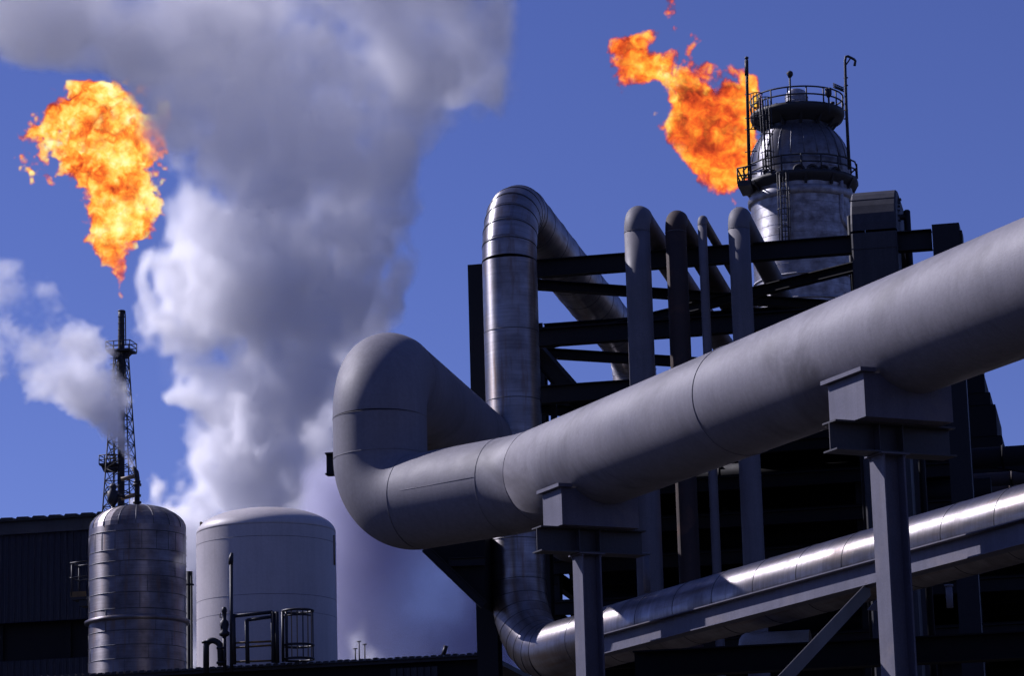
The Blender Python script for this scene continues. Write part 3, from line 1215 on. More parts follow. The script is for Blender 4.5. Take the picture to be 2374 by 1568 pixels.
def small_platform(t, x0, x1, zfl, depth, hrail):
    mb = MB()
    mb.cuboid(FX((x0 + x1) / 2, 0, zfl), P2, D2, x1 - x0, depth, .22)
    mb.prism([((x0 + x1) / 2 - .6, -.7), ((x0 + x1) / 2 + .6, -.7), (x1, -.1), (x0, -.1)], FX(0, -.3, zfl), FX(0, .3, zfl))
    pl = mb.build('platform', M['tower_steel'], t)
    mb = MB()
    for zz_ in (hrail * .5, hrail):
        for y in (-depth / 2, depth / 2):
            mb.tube([FX(x0, y, zfl + zz_), FX(x1, y, zfl + zz_)], .05, 6)
        for x in (x0, x1):
            mb.tube([FX(x, -depth / 2, zfl + zz_), FX(x, depth / 2, zfl + zz_)], .05, 6)
    for f in (0, .33, .66, 1):
        for y in (-depth / 2, depth / 2):
            x = x0 + (x1 - x0) * f
            mb.tube([FX(x, y, zfl), FX(x, y, zfl + hrail)], .05, 6)
    mb.build('guard_rail', M['tower_steel'], pl)


small_platform(t, -29 * k, 29 * k, zf_(816), 2.2, .95)
small_platform(t, -46 * k, -6 * k, zf_(1078), 1.8, .95)
mb = MB()
for x in (-13.5 * k, -9.8 * k):
    mb.tube([FX(x, -.7, zf_(1200)), FX(x, -.7, zf_(812))], .045, 5)
for z in np.arange(zf_(1200), zf_(812), .6):
    mb.tube([FX(-13.5 * k, -.7, z), FX(-9.8 * k, -.7, z)], .03, 4)
for v in range(835, 1080, 14):
    z = zf_(v)
    c = FX(-12 * k, -.9, z)
    mb.circle_tube(c, .36, .03, 0, 360, 12, 4)
mb.build('ladder', M['tower_steel'], t)

# ------------------------------------------------------------------ clad process tower
tw = at(1859, 480, 190.0)
k = mpx(tw)
zt_ = lambda v: along_v(tw, Z, v).z
T = thing('clad_tower', 'tall metal clad process tower with bulging head and two railed platforms', 'process tower', ground_of(tw))
mb = MB()
mb.lathe(tw, [(118 * k, 0)] + [(118 * k, z) for z in np.linspace(zt_(900), zt_(408), 12)], 96, caps=False)
mb.build('shell', M['tower'], T)
mb = MB()
mb.lathe(tw, [(118 * k, zt_(478)), (124 * k, zt_(476)), (125 * k, zt_(466)), (122 * k, zt_(460)), (118 * k, zt_(457))], 96, caps=False)
for v in (590, 660, 715):
    mb.torus((tw.x, tw.y, zt_(v)), Z, 118 * k, .09, 96, 6)
for v in range(496, 760, 23):
    mb.torus((tw.x, tw.y, zt_(v)), Z, 118 * k, .014, 80, 4)
build_pieces(mb, 'band', M['tower'], T)
mb = MB()
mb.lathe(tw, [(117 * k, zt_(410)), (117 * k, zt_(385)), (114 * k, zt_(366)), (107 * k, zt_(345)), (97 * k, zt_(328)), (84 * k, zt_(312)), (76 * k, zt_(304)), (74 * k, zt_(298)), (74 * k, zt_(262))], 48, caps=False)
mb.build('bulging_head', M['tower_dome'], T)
mb = MB()
# gore seams of the head
for i in range(24):
    a = 2 * math.pi * i / 24
    d = Vector((math.cos(a), math.sin(a), 0))
    mb.tube([Vector((tw.x, tw.y, zt_(v))) + d * (r_ * k + .01) for v, r_ in ((385, 117), (366, 114), (345, 107), (328, 97), (312, 84))], .03, 4)
mb.build('gore_seam', M['tower_dome'], T)
# top nozzle
mb = MB()
mb.lathe(tw, [(27 * k, zt_(266)), (27 * k, zt_(226)), (25 * k, zt_(218)), (20 * k, zt_(212)), (12 * k, zt_(208)), (.01, zt_(206.5))], 40, caps=False)
for v in (258, 248, 238, 228):
    mb.torus((tw.x, tw.y, zt_(v)), Z, 27 * k, .03, 40, 4)
mb.build('top_nozzle', M['tower'], T)


def ring_platform(v_floor, rad, rail_h, n_post, thick, inner, a0=0, a1=360, nseg=48):
    z = zt_(v_floor)
    mb = MB()
    mb.lathe(tw, [(inner, z - thick), (rad - .15, z - thick * .6), (rad, z - .22), (rad, z), (inner, z)], nseg, caps=False)
    pl = mb.build('platform', M['tower_steel'], T)
    mb = MB()
    for h in (rail_h, rail_h * .5):
        mb.circle_tube((tw.x, tw.y, z + h), rad - .05, .055, 0, 360, nseg, 6)
    mb.build('guard_rail', M['tower_steel'], pl)
    for i in range(n_post):
        a = 2 * math.pi * (i + .3) / n_post
        d = Vector((math.cos(a), math.sin(a), 0)) * (rad - .05)
        mb = MB()
        mb.tube([Vector((tw.x, tw.y, z)) + d, Vector((tw.x, tw.y, z + rail_h)) + d], .055, 6)
        mb.build('rail_post', M['tower_steel'], pl)
    return z


zu = ring_platform(266, 110 * k, 36 * k, 16, .9, 74 * k)
zl_ = ring_platform(427, 134 * k, 36 * k, 18, .7, 118 * k, nseg=16)
mb = MB()
mb.lathe(tw, [(78 * k, zt_(297)), (92 * k, zt_(288)), (104 * k, zt_(276)), (109 * k, zt_(270))], 48, caps=False)
for i in range(12):
    a = 2 * math.pi * i / 12
    d = Vector((math.cos(a), math.sin(a), 0))
    c = Vector((tw.x, tw.y, 0))
    mb.box(c + d * 78 * k + Z * zt_(306), c + d * 106 * k + Z * zt_(272), .16, .16)
    mb.box(c + d * 118 * k + Z * zt_(455), c + d * 131 * k + Z * zt_(432), .18, .18)
build_pieces(mb, 'bracket', M['tower_steel'], T)
# left landing of the lower platform sticking out
lp = at(1731, 436, 188.5)
mb = MB()
mb.cuboid(lp, P2, D2, 30 * k, 2.6, .35)
pl = mb.build('landing', M['tower_steel'], T)
mb = MB()
for h in (36 * k, 18 * k):
    for y in (-1.25, 1.25):
        mb.tube([lp - P2 * 14.5 * k + D2 * y + Z * h, lp + P2 * 30 * k + D2 * y + Z * h * 1.15], .055, 6)
    mb.tube([lp - P2 * 14.5 * k - D2 * 1.25 + Z * h, lp - P2 * 14.5 * k + D2 * 1.25 + Z * h], .055, 6)
for x in (-14.5, 0, 14):
    for y in (-1.25, 1.25):
        mb.tube([lp + P2 * x * k + D2 * y, lp + P2 * x * k + D2 * y + Z * 36 * k], .055, 6)
mb.build('guard_rail', M['tower_steel'], pl)


def ladder(u0, v0, u1, v1, Yo, w=13, cage=True):
    p0, p1 = at(u0, v0, Yo), at(u1, v1, Yo)
    p1 = Vector((p1.x, p1.y, p1.z))
    mb = MB()
    for s_ in (-w * k / 2, w * k / 2):
        mb.tube([p0 + P2 * s_, p1 + P2 * s_], .06, 6)
    n = int((p1 - p0).length / .36)
    for i in range(n):
        q = p0.lerp(p1, i / n)
        mb.tube([q - P2 * w * k / 2, q + P2 * w * k / 2], .03, 4)
    ld = mb.build('ladder', M['tower_steel'], T)
    if cage:
        mb = MB()
        n = max(3, int((p1 - p0).length / 1.1))
        for i in range(n + 1):
            q = p0.lerp(p1, i / n)
            mb.circle_tube(q - D2 * .35, .42, .035, 90, 270 + 0, 18, 5)
        for a in (120, 150, 180, 210, 240):
            d = Vector((math.sin(R(a)), math.cos(R(a)), 0)) * .42 - D2 * .35
            mb.tube([p0 + d, p1 + d], .028, 4)
        mb.build('ladder_cage', M['tower_steel'], ld)


ladder(1822, 575, 1815, 405, 186.2, 15)
ladder(1783, 400, 1774, 232, 187.0, 12)
ladder(1758, 300, 1754, 222, 187.6, 16, True)
# riser pipe on the right of the shell
mb = MB()
pts = []
for k_, q in pipe_segments([at(1949, 418, 187.6), at(1950, 512, 187.6), at(1985, 545, 188.5)], [.8], 8):
    pts += q if not pts else q[1:]
mb.tube(pts, 6.5 * k, 12)
mb.build('riser_pipe', M['tower'], T)
# manways behind the lower railing
for u in (1765, 1853, 1880, 1907, 1945):
    p = at(u, 398, 187.0)
    q = Vector((tw.x, tw.y, p.z))
    d = (p - q).normalized()
    mb = MB()
    mb.tube([q + d * 114 * k, q + d * 123 * k], 11 * k, 20)
    mb.torus(q + d * 123 * k, d, 11 * k, .1, 20, 6)
    mb.build('manway', M['tower_steel'] if u > 1800 else M['tower'], T)
# small nozzles on the upper deck
for u in (1801, 1812, 1823, 1910, 1931):
    p = at(u, 255, 189)
    mb = MB()
    mb.lathe((p.x, p.y, 0), [(3 * k, zu), (3 * k, zu + 14 * k), (5 * k, zu + 14 * k), (5 * k, zu + 18 * k)], 12)
    mb.build('nozzle', M['tower_steel'], T)
# masts: plain one on the left, hooked davit on the right
mb = MB()
mb.tube([at(1738, 425, 187.5), at(1732, 200, 187.5), at(1731, 138, 187.5)], [4.2 * k, 3.6 * k, 3.4 * k], 10)
mb.tube([at(1731, 175, 187.5), at(1730.5, 140, 187.5)], 4.6 * k, 10)
c = at(1731, 134, 187.5)
mb.lathe((c.x, c.y, 0), [(1 * k, c.z - 4 * k), (4.5 * k, c.z - 2 * k), (4.5 * k, c.z + 2 * k), (1 * k, c.z + 4 * k)], 12)
for v in (218, 274, 300, 352, 404):
    p = at(1733, v, 187.5)
    mb.tube([p - P2 * 6 * k, p + P2 * (6 if v < 270 else 22) * k], 1.3 * k, 6)
mb.build('lamp_mast', M['tower_steel'], T)
mb = MB()
pts = [at(1969, 392, 187.8), at(1962, 250, 187.8), at(1959, 140, 187.8), at(1961, 131, 187.8), at(1966, 130, 187.8), at(1980, 137, 187.8), at(1983, 141, 187.8), at(1981, 152, 187.8)]
mb.tube(pts, [4 * k, 3.6 * k, 3.2 * k, 3.2 * k, 3.2 * k, 3.0 * k, 3.2 * k, 3.2 * k], 10)
mb.tube([at(1960, 152, 187.8), at(1972, 134, 187.8)], 1.8 * k, 6)
for v in (180, 198, 255, 275):
    p = at(1961, v, 187.8)
    mb.tube([p - P2 * 5 * k, p + P2 * 5 * k], 1.6 * k, 6)
mb.build('davit', M['tower_steel'], T)
# small lights and aerials
for (u, v0, v1) in ((1831, 255, 176), (1868, 425, 343)):
    p0, p1 = at(u + 2, v0, 187.2), at(u, v1, 187.2)
    mb = MB()
    mb.tube([p0, p1], .07, 6)
    lm = mb.build('lamp_pole', M['tower_steel'], T)
    mb = MB()
    mb.tube([p1 - Z * .1, p1 + Z * .15, p1 + Z * .32 + P2 * .1], [.10, .24, .12], 10)
    mb.build('floodlight', M['lamp'] if v1 > 300 else M['tower_steel'], lm)
mb = MB()
p = at(1921, 225, 187.2)
mb.tube([p - Z * 1.2, p], .07, 6)
for s_ in (-3.5, 3.5):
    mb.tube([p + P2 * s_ * k * .4, p + P2 * s_ * k + Z * .2, p + P2 * s_ * k + Z * .62], [.06, .12, .12], 8)
mb.build('twin_lamp', M['tower_steel'], T)
mb = MB()
for dz in (0, .12, .24):
    mb.tube([at(1931, 193, 187.2) - Z * dz, at(1956, 204, 187.2) - Z * dz], .05, 5)
mb.box(at(1935, 197, 187.2) - Z * .15, at(1955, 205, 187.2) - Z * .12, .2, .1)
mb.build('light_bracket', M['tower_steel'], T)

# second flare stack, its tip just behind the rightmost loop
f2 = at(1712, 482, 232.0)
t = thing('flare_pipe_stack', 'slender flare pipe hidden behind the rightmost looped pipe, under its flame', 'flare stack', ground_of(f2))
mb = MB()
k2 = mpx(f2)
mb.tube([ground_of(f2), f2 - Z * .6, f2], [11 * k2, 9 * k2, 7 * k2], 20)
mb.build('flare_pipe', M['tower_steel'], t)
mb = MB()
for q in range(3):
    a = q * 2.1
    mb.tube([f2 + Vector((math.cos(a), math.sin(a), 0)) * 9 * k2 - Z * 8, f2 + Vector((math.cos(a), math.sin(a), 0)) * 8.5 * k2], .07, 6)
mb.build('pilot_pipe', M['tower_steel'], t)

# ------------------------------------------------------------------ daylight
SUN_AZ, SUN_EL = -64.0, 39.5
sd = Vector((math.sin(R(SUN_AZ)) * math.cos(R(SUN_EL)), math.cos(R(SUN_AZ)) * math.cos(R(SUN_EL)), math.sin(R(SUN_EL))))
sl = bpy.data.lights.new('sun', 'SUN')
sl.energy = 4.2
sl.angle = R(.53)
sl.color = (1.0, .955, 1.08)
so = bpy.data.objects.new('sun', sl)
COL.objects.link(so)
so.rotation_euler = sd.to_track_quat('Z', 'Y').to_euler()
so.location = sd * 300
w = bpy.data.worlds.new('World')
SC.world = w
w.use_nodes = True
nt = w.node_tree
bg = nt.nodes['Background']
sky = nt.nodes.new('ShaderNodeTexSky')
sky.sky_type = 'NISHITA'
sky.sun_disc = False
sky.sun_elevation = R(SUN_EL)
sky.sun_rotation = R(SUN_AZ)
sky.altitude = 1200
sky.air_density = 1.0
sky.dust_density = .25
sky.ozone_density = 2.5
mx = nt.nodes.new('ShaderNodeMix')
mx.data_type = 'RGBA'; mx.blend_type = 'MULTIPLY'; mx.inputs[0].default_value = 1
nt.links.new(sky.outputs[0], mx.inputs[6])
mx.inputs[7].default_value = (.73, .70, 1.29, 1)
nt.links.new(mx.outputs[2], bg.inputs[0])
bg.inputs[1].default_value = .060

# ------------------------------------------------------------------ steam and flames: numpy densities baked into voxel volumes
def wts(n, k):
    x = np.linspace(0, k, n, endpoint=False)
    i = np.minimum(x.astype(int), k - 1)
    f = x - i
    Mx = np.zeros((n, k + 3), np.float32)
    for j, q in enumerate(((1 - f) ** 3 / 6, (3 * f ** 3 - 6 * f ** 2 + 4) / 6, (-3 * f ** 3 + 3 * f ** 2 + 3 * f + 1) / 6, f ** 3 / 6)):
        Mx[np.arange(n), i + j] += q
    return Mx


def fbm(dims, ext, size, octs, gain=.55, seed=0, ridged=False):
    """ext: box size in metres per axis, size: metres of the broadest lump"""
    rg = np.random.default_rng(seed)
    out = np.zeros(dims, np.float32)
    a, tot = 1.0, 0.0
    for o in range(octs):
        kk = [max(1, int(round(e / s * 2 ** o))) for e, s in zip(ext, size)]
        if any(q * 1.6 > d for q, d in zip(kk, dims)):
            break
        G = rg.standard_normal([q + 3 for q in kk]).astype(np.float32)
        G = np.tensordot(wts(dims[0], kk[0]), G, (1, 0))
        G = np.tensordot(G, wts(dims[1], kk[1]), (1, 1)).transpose(0, 2, 1)
        G = np.tensordot(G, wts(dims[2], kk[2]), (2, 1))
        G /= G.std()
        if ridged:
            G = (.8 - np.abs(G)) * 1.6
        out += a * G
        tot += a * a
        a *= gain
    return out / math.sqrt(tot)


def grid_of(mn, mx, dims):
    ax = [np.linspace(a, b, d, dtype=np.float32) for a, b, d in zip(mn, mx, dims)]
    return np.meshgrid(*ax, indexing='ij')


MRN = np.array([list(r) for r in MRI], np.float32)


def uv_of(X, Y, Zz):
    x, y, z = X - CAM.x, Y - CAM.y, Zz - CAM.z
    qx = MRN[0, 0] * x + MRN[0, 1] * y + MRN[0, 2] * z
    qy = MRN[1, 0] * x + MRN[1, 1] * y + MRN[1, 2] * z
    qz = MRN[2, 0] * x + MRN[2, 1] * y + MRN[2, 2] * z
    return CW / 2 - F * qx / qz, CH / 2 + F * qy / qz, -qz / F


def smooth(x):
    x = np.clip(x, 0, 1)
    return x * x * (3 - 2 * x)


def voxel_group(name, den, mn, mx, mat):
    nx, ny, nz = den.shape
    im = bpy.data.images.new(name, nx * ny, nz, float_buffer=True, alpha=False)
    im.colorspace_settings.name = 'Non-Color'
    px = np.ones((nz, ny * nx, 4), np.float32)
    px[..., :3] = den.transpose(2, 1, 0).reshape(nz, ny * nx, 1)
    im.pixels.foreach_set(px.ravel())
    im.update()
    g = bpy.data.node_groups.new(name, 'GeometryNodeTree')
    g.interface.new_socket('Geometry', in_out='INPUT', socket_type='NodeSocketGeometry')
    g.interface.new_socket('Geometry', in_out='OUTPUT', socket_type='NodeSocketGeometry')
    N, L = g.nodes, g.links
    go = N.new('NodeGroupOutput')

    def op(kind, o_, *args):
        v = N.new(kind)
        v.operation = o_
        for i, q in enumerate(args):
            if hasattr(q, 'is_output'):
                L.new(q, v.inputs[i])
            else:
                v.inputs[i].default_value = q
        return v.outputs[0]
    V, S = 'ShaderNodeVectorMath', 'ShaderNodeMath'
    pos = N.new('GeometryNodeInputPosition').outputs[0]
    t = op(V, 'MULTIPLY', op(V, 'SUBTRACT', pos, tuple(mn)), tuple((d - 1) / (b - a) for d, a, b in zip(den.shape, mn, mx)))
    sx = N.new('ShaderNodeSeparateXYZ')
    L.new(t, sx.inputs[0])
    ix, iy, iz = (op(S, 'ROUND', sx.outputs[i]) for i in range(3))
    cx = N.new('ShaderNodeCombineXYZ')
    L.new(op(S, 'DIVIDE', op(S, 'ADD', op(S, 'ADD', ix, op(S, 'MULTIPLY', iy, float(nx))), .5), float(nx * ny)), cx.inputs[0])
    L.new(op(S, 'DIVIDE', op(S, 'ADD', iz, .5), float(nz)), cx.inputs[1])
    ti = N.new('GeometryNodeImageTexture')
    ti.interpolation = 'Closest'
    ti.inputs['Image'].default_value = im
    L.new(cx.outputs[0], ti.inputs['Vector'])
    vc = N.new('GeometryNodeVolumeCube')
    L.new(ti.outputs[0], vc.inputs['Density'])
    vc.inputs['Min'].default_value, vc.inputs['Max'].default_value = mn, mx
    for a, d in zip('XYZ', den.shape):
        vc.inputs['Resolution ' + a].default_value = d
    sm = N.new('GeometryNodeSetMaterial')
    sm.inputs['Material'].default_value = mat
    L.new(vc.outputs[0], sm.inputs[0])
    return g, vc, sm, go


def volume_thing(name, den, origin, mn, mx, vol_mat, skin_mat, thr, voxel, part, label, cat, adapt=.3):
    """a thing whose outer veil is a mesh following the cloud and whose body is the voxel volume within"""
    g, vc, sm, go = voxel_group(name + '_body', den, mn, mx, vol_mat)
    tmp_me = bpy.data.meshes.new('veil_source')
    tmp = bpy.data.objects.new('veil_source', tmp_me)
    COL.objects.link(tmp)
    tmp.modifiers.new('grow', 'NODES').node_group = g
    vm = g.nodes.new('GeometryNodeVolumeToMesh')
    vm.resolution_mode = 'VOXEL_SIZE'
    for i in vm.inputs:
        if i.name == 'Voxel Size':
            i.default_value = voxel
        elif i.name == 'Threshold':
            i.default_value = thr
        elif i.name == 'Adaptivity':
            i.default_value = adapt
    g.links.new(vc.outputs[0], vm.inputs[0])
    lk = g.links.new(vm.outputs[0], go.inputs[0])
    dg = bpy.context.evaluated_depsgraph_get()
    hull = bpy.data.meshes.new_from_object(tmp.evaluated_get(dg))
    bpy.data.objects.remove(tmp)
    g.nodes.remove(vm)
    g.links.new(sm.outputs[0], go.inputs[0])
    hull.name = name
    hull.materials.clear()
    hull.materials.append(skin_mat)
    hull.polygons.foreach_set('use_smooth', [True] * len(hull.polygons))
    o = bpy.data.objects.new(name, hull)
    COL.objects.link(o)
    o.location = origin
    tag(o, label, cat)
    vd = bpy.data.volumes.new(part)
    vo = bpy.data.objects.new(part, vd)
    COL.objects.link(vo)
    vo.parent = o
    vo.modifiers.new('grow', 'NODES').node_group = g
    return o


def steam_mats(name, dens, aniso=.35, col=(.991, .991, .9995)):
    m, nt, out = new_mat(name)
    at_ = nd(nt, 'ShaderNodeAttribute', _attribute_name='density')
    mu = nd(nt, 'ShaderNodeMath', _operation='MULTIPLY')
    nt.links.new(at_.outputs['Fac'], mu.inputs[0]); mu.inputs[1].default_value = dens
    sc = nd(nt, 'ShaderNodeVolumeScatter', Anisotropy=aniso)
    sc.inputs['Color'].default_value = (*col, 1)
    nt.links.new(mu.outputs[0], sc.inputs['Density'])
    ab = nd(nt, 'ShaderNodeVolumeAbsorption')
    ab.inputs['Color'].default_value = (*col, 1)
    nt.links.new(mu.outputs[0], ab.inputs['Density'])
    ad = nt.nodes.new('ShaderNodeAddShader')
    nt.links.new(sc.outputs[0], ad.inputs[0]); nt.links.new(ab.outputs[0], ad.inputs[1])
    nt.links.new(ad.outputs[0], out.inputs['Volume'])
    return m


def veil_mat(name, col, fac):
    m, nt, out = new_mat(name)
    a = nt.nodes.new('ShaderNodeBsdfTransparent')
    b = nt.nodes.new('ShaderNodeBsdfTranslucent')
    b.inputs[0].default_value = (*col, 1)
    mx = nt.nodes.new('ShaderNodeMixShader')
    n = nd(nt, 'ShaderNodeTexNoise', Scale=.8, Detail=4.0)
    tc = nt.nodes.new('ShaderNodeTexCoord')
    nt.links.new(tc.outputs['Object'], n.inputs['Vector'])
    nt.links.new(ramp(nt, n.outputs[0], [(.4, (0, 0, 0)), (.8, (fac,) * 3)]), mx.inputs[0])
    nt.links.new(a.outputs[0], mx.inputs[1]); nt.links.new(b.outputs[0], mx.inputs[2])
    nt.links.new(mx.outputs[0], out.inputs[0])
    return m


VEIL = veil_mat('steam_veil', (.85, .85, .87), .03)


def chain(U, Vv, m, pts, Y, Yc=0.0, ky=1.0):
    """rounded union of balls strung along (u, v, radius[, dy]) in metres"""
    best = None
    for (u0, v0, r0), (u1, v1, r1) in zip(pts[:-1], pts[1:]):
        du, dv = u1 - u0, v1 - v0
        tt = np.clip(((U - u0) * du + (Vv - v0) * dv) / (du * du + dv * dv + 1e-6), 0, 1)
        r = r0 + (r1 - r0) * tt
        d = r - np.sqrt((U - u0 - du * tt) ** 2 + (Vv - v0 - dv * tt) ** 2 + ((Y - Yc) / m * ky) ** 2)
        best = d if best is None else np.maximum(best, d)
    return best * m


# --- the great plume behind the tanks
pl_pts = [(1600, 395, 830), (1300, 395, 830), (1235, 418, 815), (1180, 425, 800), (1100, 440, 795), (1000, 448, 800), (950, 470, 820), (870, 425, 835), (800, 398, 850), (720, 380, 860), (640, 362, 880), (580, 368, 905),
          (540, 385, 915), (500, 412, 930), (400, 432, 960), (300, 442, 1010), (250, 440, 1045), (200, 410, 1070), (150, 190, 1085), (100, -170, 1095), (0, -260, 1085), (-250, -330, 1080)][::-1]
vv = np.array([p[0] for p in pl_pts], np.float32)
la = np.array([p[1] for p in pl_pts], np.float32)
ra = np.array([p[2] for p in pl_pts], np.float32)
org = at(640, 1300, 93.0)
mn = (-15.0, -12.6, -4.6); mx_ = (8.2, 9.0, 23.0)
dims = (240, 146, 286)
ext = [b - a for a, b in zip(mn, mx_)]
GX, GY, GZ = grid_of(mn, mx_, dims)
GX += org.x; GZ += org.z; GY += org.y
U, Vv, m_ = uv_of(GX, GY, GZ)
Lf, Rt = np.interp(Vv, vv, la), np.interp(Vv, vv, ra)
Lf = Lf - 32 - 26 * smooth((Vv - 560) / 80) + 30 * smooth((Vv - 190) / 60) * smooth((470 - Vv) / 60)
Rt = Rt + 30 - 110 * smooth((Vv - 1150) / 80)
hw_ = (Rt - Lf) / 2
hm = hw_ * m_
kd = np.clip(.85 * hm, 2.4, 5.2)
rr = np.sqrt(((U - (Lf + Rt) / 2) / hw_) ** 2 + ((GY - org.y) / kd) ** 2)
scl = np.minimum(hm / 4.2, 1.0)
d = (1 - rr) * np.minimum(hm, 4.2)
up = smooth((1180 - Vv) / 1100)
n1 = fbm(dims, ext, (2.9, 2.9, 4.0), 7, .64, 21)
nb = fbm(dims, ext, (1.9, 1.9, 2.2), 5, .60, 5, ridged=True)
n2 = fbm(dims, ext, (1.0, 1.0, 1.3), 4, .65, 6)
lump = .85 * n1 + .62 * nb + .20 * n2 + 1.1 * smooth((330 - U) / 250) * smooth((135 - Vv) / 90) + .75 * smooth((U - 600) / 160) * smooth((360 - Vv) / 160)
sharp = .50 + .55 * up                          # crisp near the source, softer aloft
den = smooth((np.minimum(d / scl, 1.02 + 1.45 * smooth((Vv - 780) / 260)) - .36 + lump) / sharp) * np.clip(.75 + .45 * n2 + .25 * nb, .05, 2.0) * (1.5 - 1.15 * up)
den += .045 * smooth((d / scl + .35 + .8 * n1) / 1.6) * np.clip(.6 + .5 * n2, 0, 1.5)      # thin mist about it
# steam licking out between the two tanks
lick = chain(U, Vv, m_, [(455, 1170, 22), (438, 1230, 15), (430, 1265, 7)], GY, 81.6, 1.0)
lick = np.maximum(lick, chain(U, Vv, m_, [(800, 1462, 12), (825, 1492, 22), (848, 1525, 20)], GY, 81.6))
lick = np.maximum(lick, chain(U, Vv, m_, [(890, 1535, 16), (935, 1528, 24), (985, 1540, 14)], GY, 81.6))
den += smooth((lick + .28 * n2 + .15 * nb) / .6) * .8
edge = np.minimum.reduce([GX - org.x - mn[0], mx_[0] - (GX - org.x), GY - org.y - mn[1], mx_[1] - (GY - org.y), GZ - org.z - mn[2] + 1, mx_[2] - (GZ - org.z)])
den *= smooth(edge / .8)
den = den.astype(np.float32)
den[den < .004] = 0
volume_thing('steam_plume', den, org, mn, mx_, steam_mats('steam', 1.7), VEIL, .16, .40, 'vapour',
             'huge billowing plume of white and grey steam rising behind the two tanks', 'steam')
del GX, GY, GZ, U, Vv, m_, d, n1, n2, nb, lump, den, lick, edge, rr, kd, hm

# --- the dim smoke bank low behind the white tank
org = at(950, 1380, 87.5)
mn = (-4.6, -3.4, -4.0); mx_ = (3.6, 3.4, 4.6)
dims = (110, 70, 110)
ext = [b - a for a, b in zip(mn, mx_)]
GX, GY, GZ = grid_of(mn, mx_, dims)
GX += org.x; GZ += org.z; GY += org.y
U, Vv, m_ = uv_of(GX, GY, GZ)
n1 = fbm(dims, ext, (3.0, 3.0, 3.0), 5, .6, 31)
d = np.minimum.reduce([(U - 690) / 90, (1215 - U) / 70, (Vv - 1080) / 120, 1.2 - np.abs(GY - org.y) / 2.8]) + .22 * n1
den = smooth(d / .9) * np.clip(.8 + .25 * n1, .1, 1.5)
edge = np.minimum.reduce([GX - org.x - mn[0], mx_[0] - (GX - org.x), GY - org.y - mn[1], mx_[1] - (GY - org.y), GZ - org.z - mn[2] + 1, mx_[2] - (GZ - org.z)])
den = (den * smooth(edge / .5)).astype(np.float32)
den[den < .004] = 0
volume_thing('smoke_bank', den, org, mn, mx_, steam_mats('smoke', 1.1, .2, (.66, .66, .79)), VEIL, .25, .35, 'vapour',
             'dim bluish smoke hanging low between the white tank and the dark frame', 'smoke')

# --- small jet from the vent pipe
org = at(150, 850, 84.0)
mn = (-2.8, -1.6, -3.4); mx_ = (2.3, 1.6, 3.2)
dims = (170, 100, 210)
ext = [b - a for a, b in zip(mn, mx_)]
GX, GY, GZ = grid_of(mn, mx_, dims)
GX += org.x; GZ += org.z; GY += org.y
U, Vv, m_ = uv_of(GX, GY, GZ)
pts = [(306, 1082, 5), (296, 1055, 10), (266, 1012, 26), (232, 966, 42), (192, 920, 54), (148, 872, 62), (95, 826, 66), (25, 785, 76)]
d = chain(U, Vv, m_, pts, GY, 84.0, 1.05)
d = np.maximum(d, chain(U, Vv, m_, [(152, 860, 52), (170, 800, 46), (165, 760, 30)], GY, 84.0))
n1 = fbm(dims, ext, (1.3, 1.3, 1.3), 6, .66, 12)
tt = np.clip((1082 - Vv) / 160, 0.05, 1)
den = smooth((d + .02 + .13 * tt + (.015 + .27 * tt) * n1) / (.04 + .36 * tt)) * np.clip(.8 + .3 * n1, .1, 1.6) * (3.2 - 2.2 * tt)
d3 = chain(U, Vv, m_, [(308, 1086, 6), (297, 1055, 12), (272, 1012, 24), (240, 962, 36), (205, 920, 44)], GY, 84.0)
den = np.maximum(den, smooth((d3 + .06 + .10 * tt * n1) / .14) * np.clip(.9 + .3 * n1, .3, 1.6) * (6.5 - 5.3 * tt))
d2 = chain(U, Vv, m_, [(130, 815, 70), (60, 760, 95), (-20, 690, 105), (-80, 580, 95)], GY, 84.3, .8)
den += smooth((d2 - .05 + .45 * n1) / 1.1) * np.clip(.34 + .2 * n1, 0, 1)
edge = np.minimum.reduce([GX - org.x - mn[0], mx_[0] - (GX - org.x), GY - org.y - mn[1], mx_[1] - (GY - org.y), GZ - org.z - mn[2], mx_[2] - (GZ - org.z)])
den *= smooth(edge / .2)
den = den.astype(np.float32)
den[den < .004] = 0
volume_thing('steam_jet', den, org, mn, mx_, steam_mats('steam_jet_vapour', 1.5), VEIL, .2, .10, 'vapour',
             'small jet of white steam blown left from the vent pipe on the clad tank', 'steam')


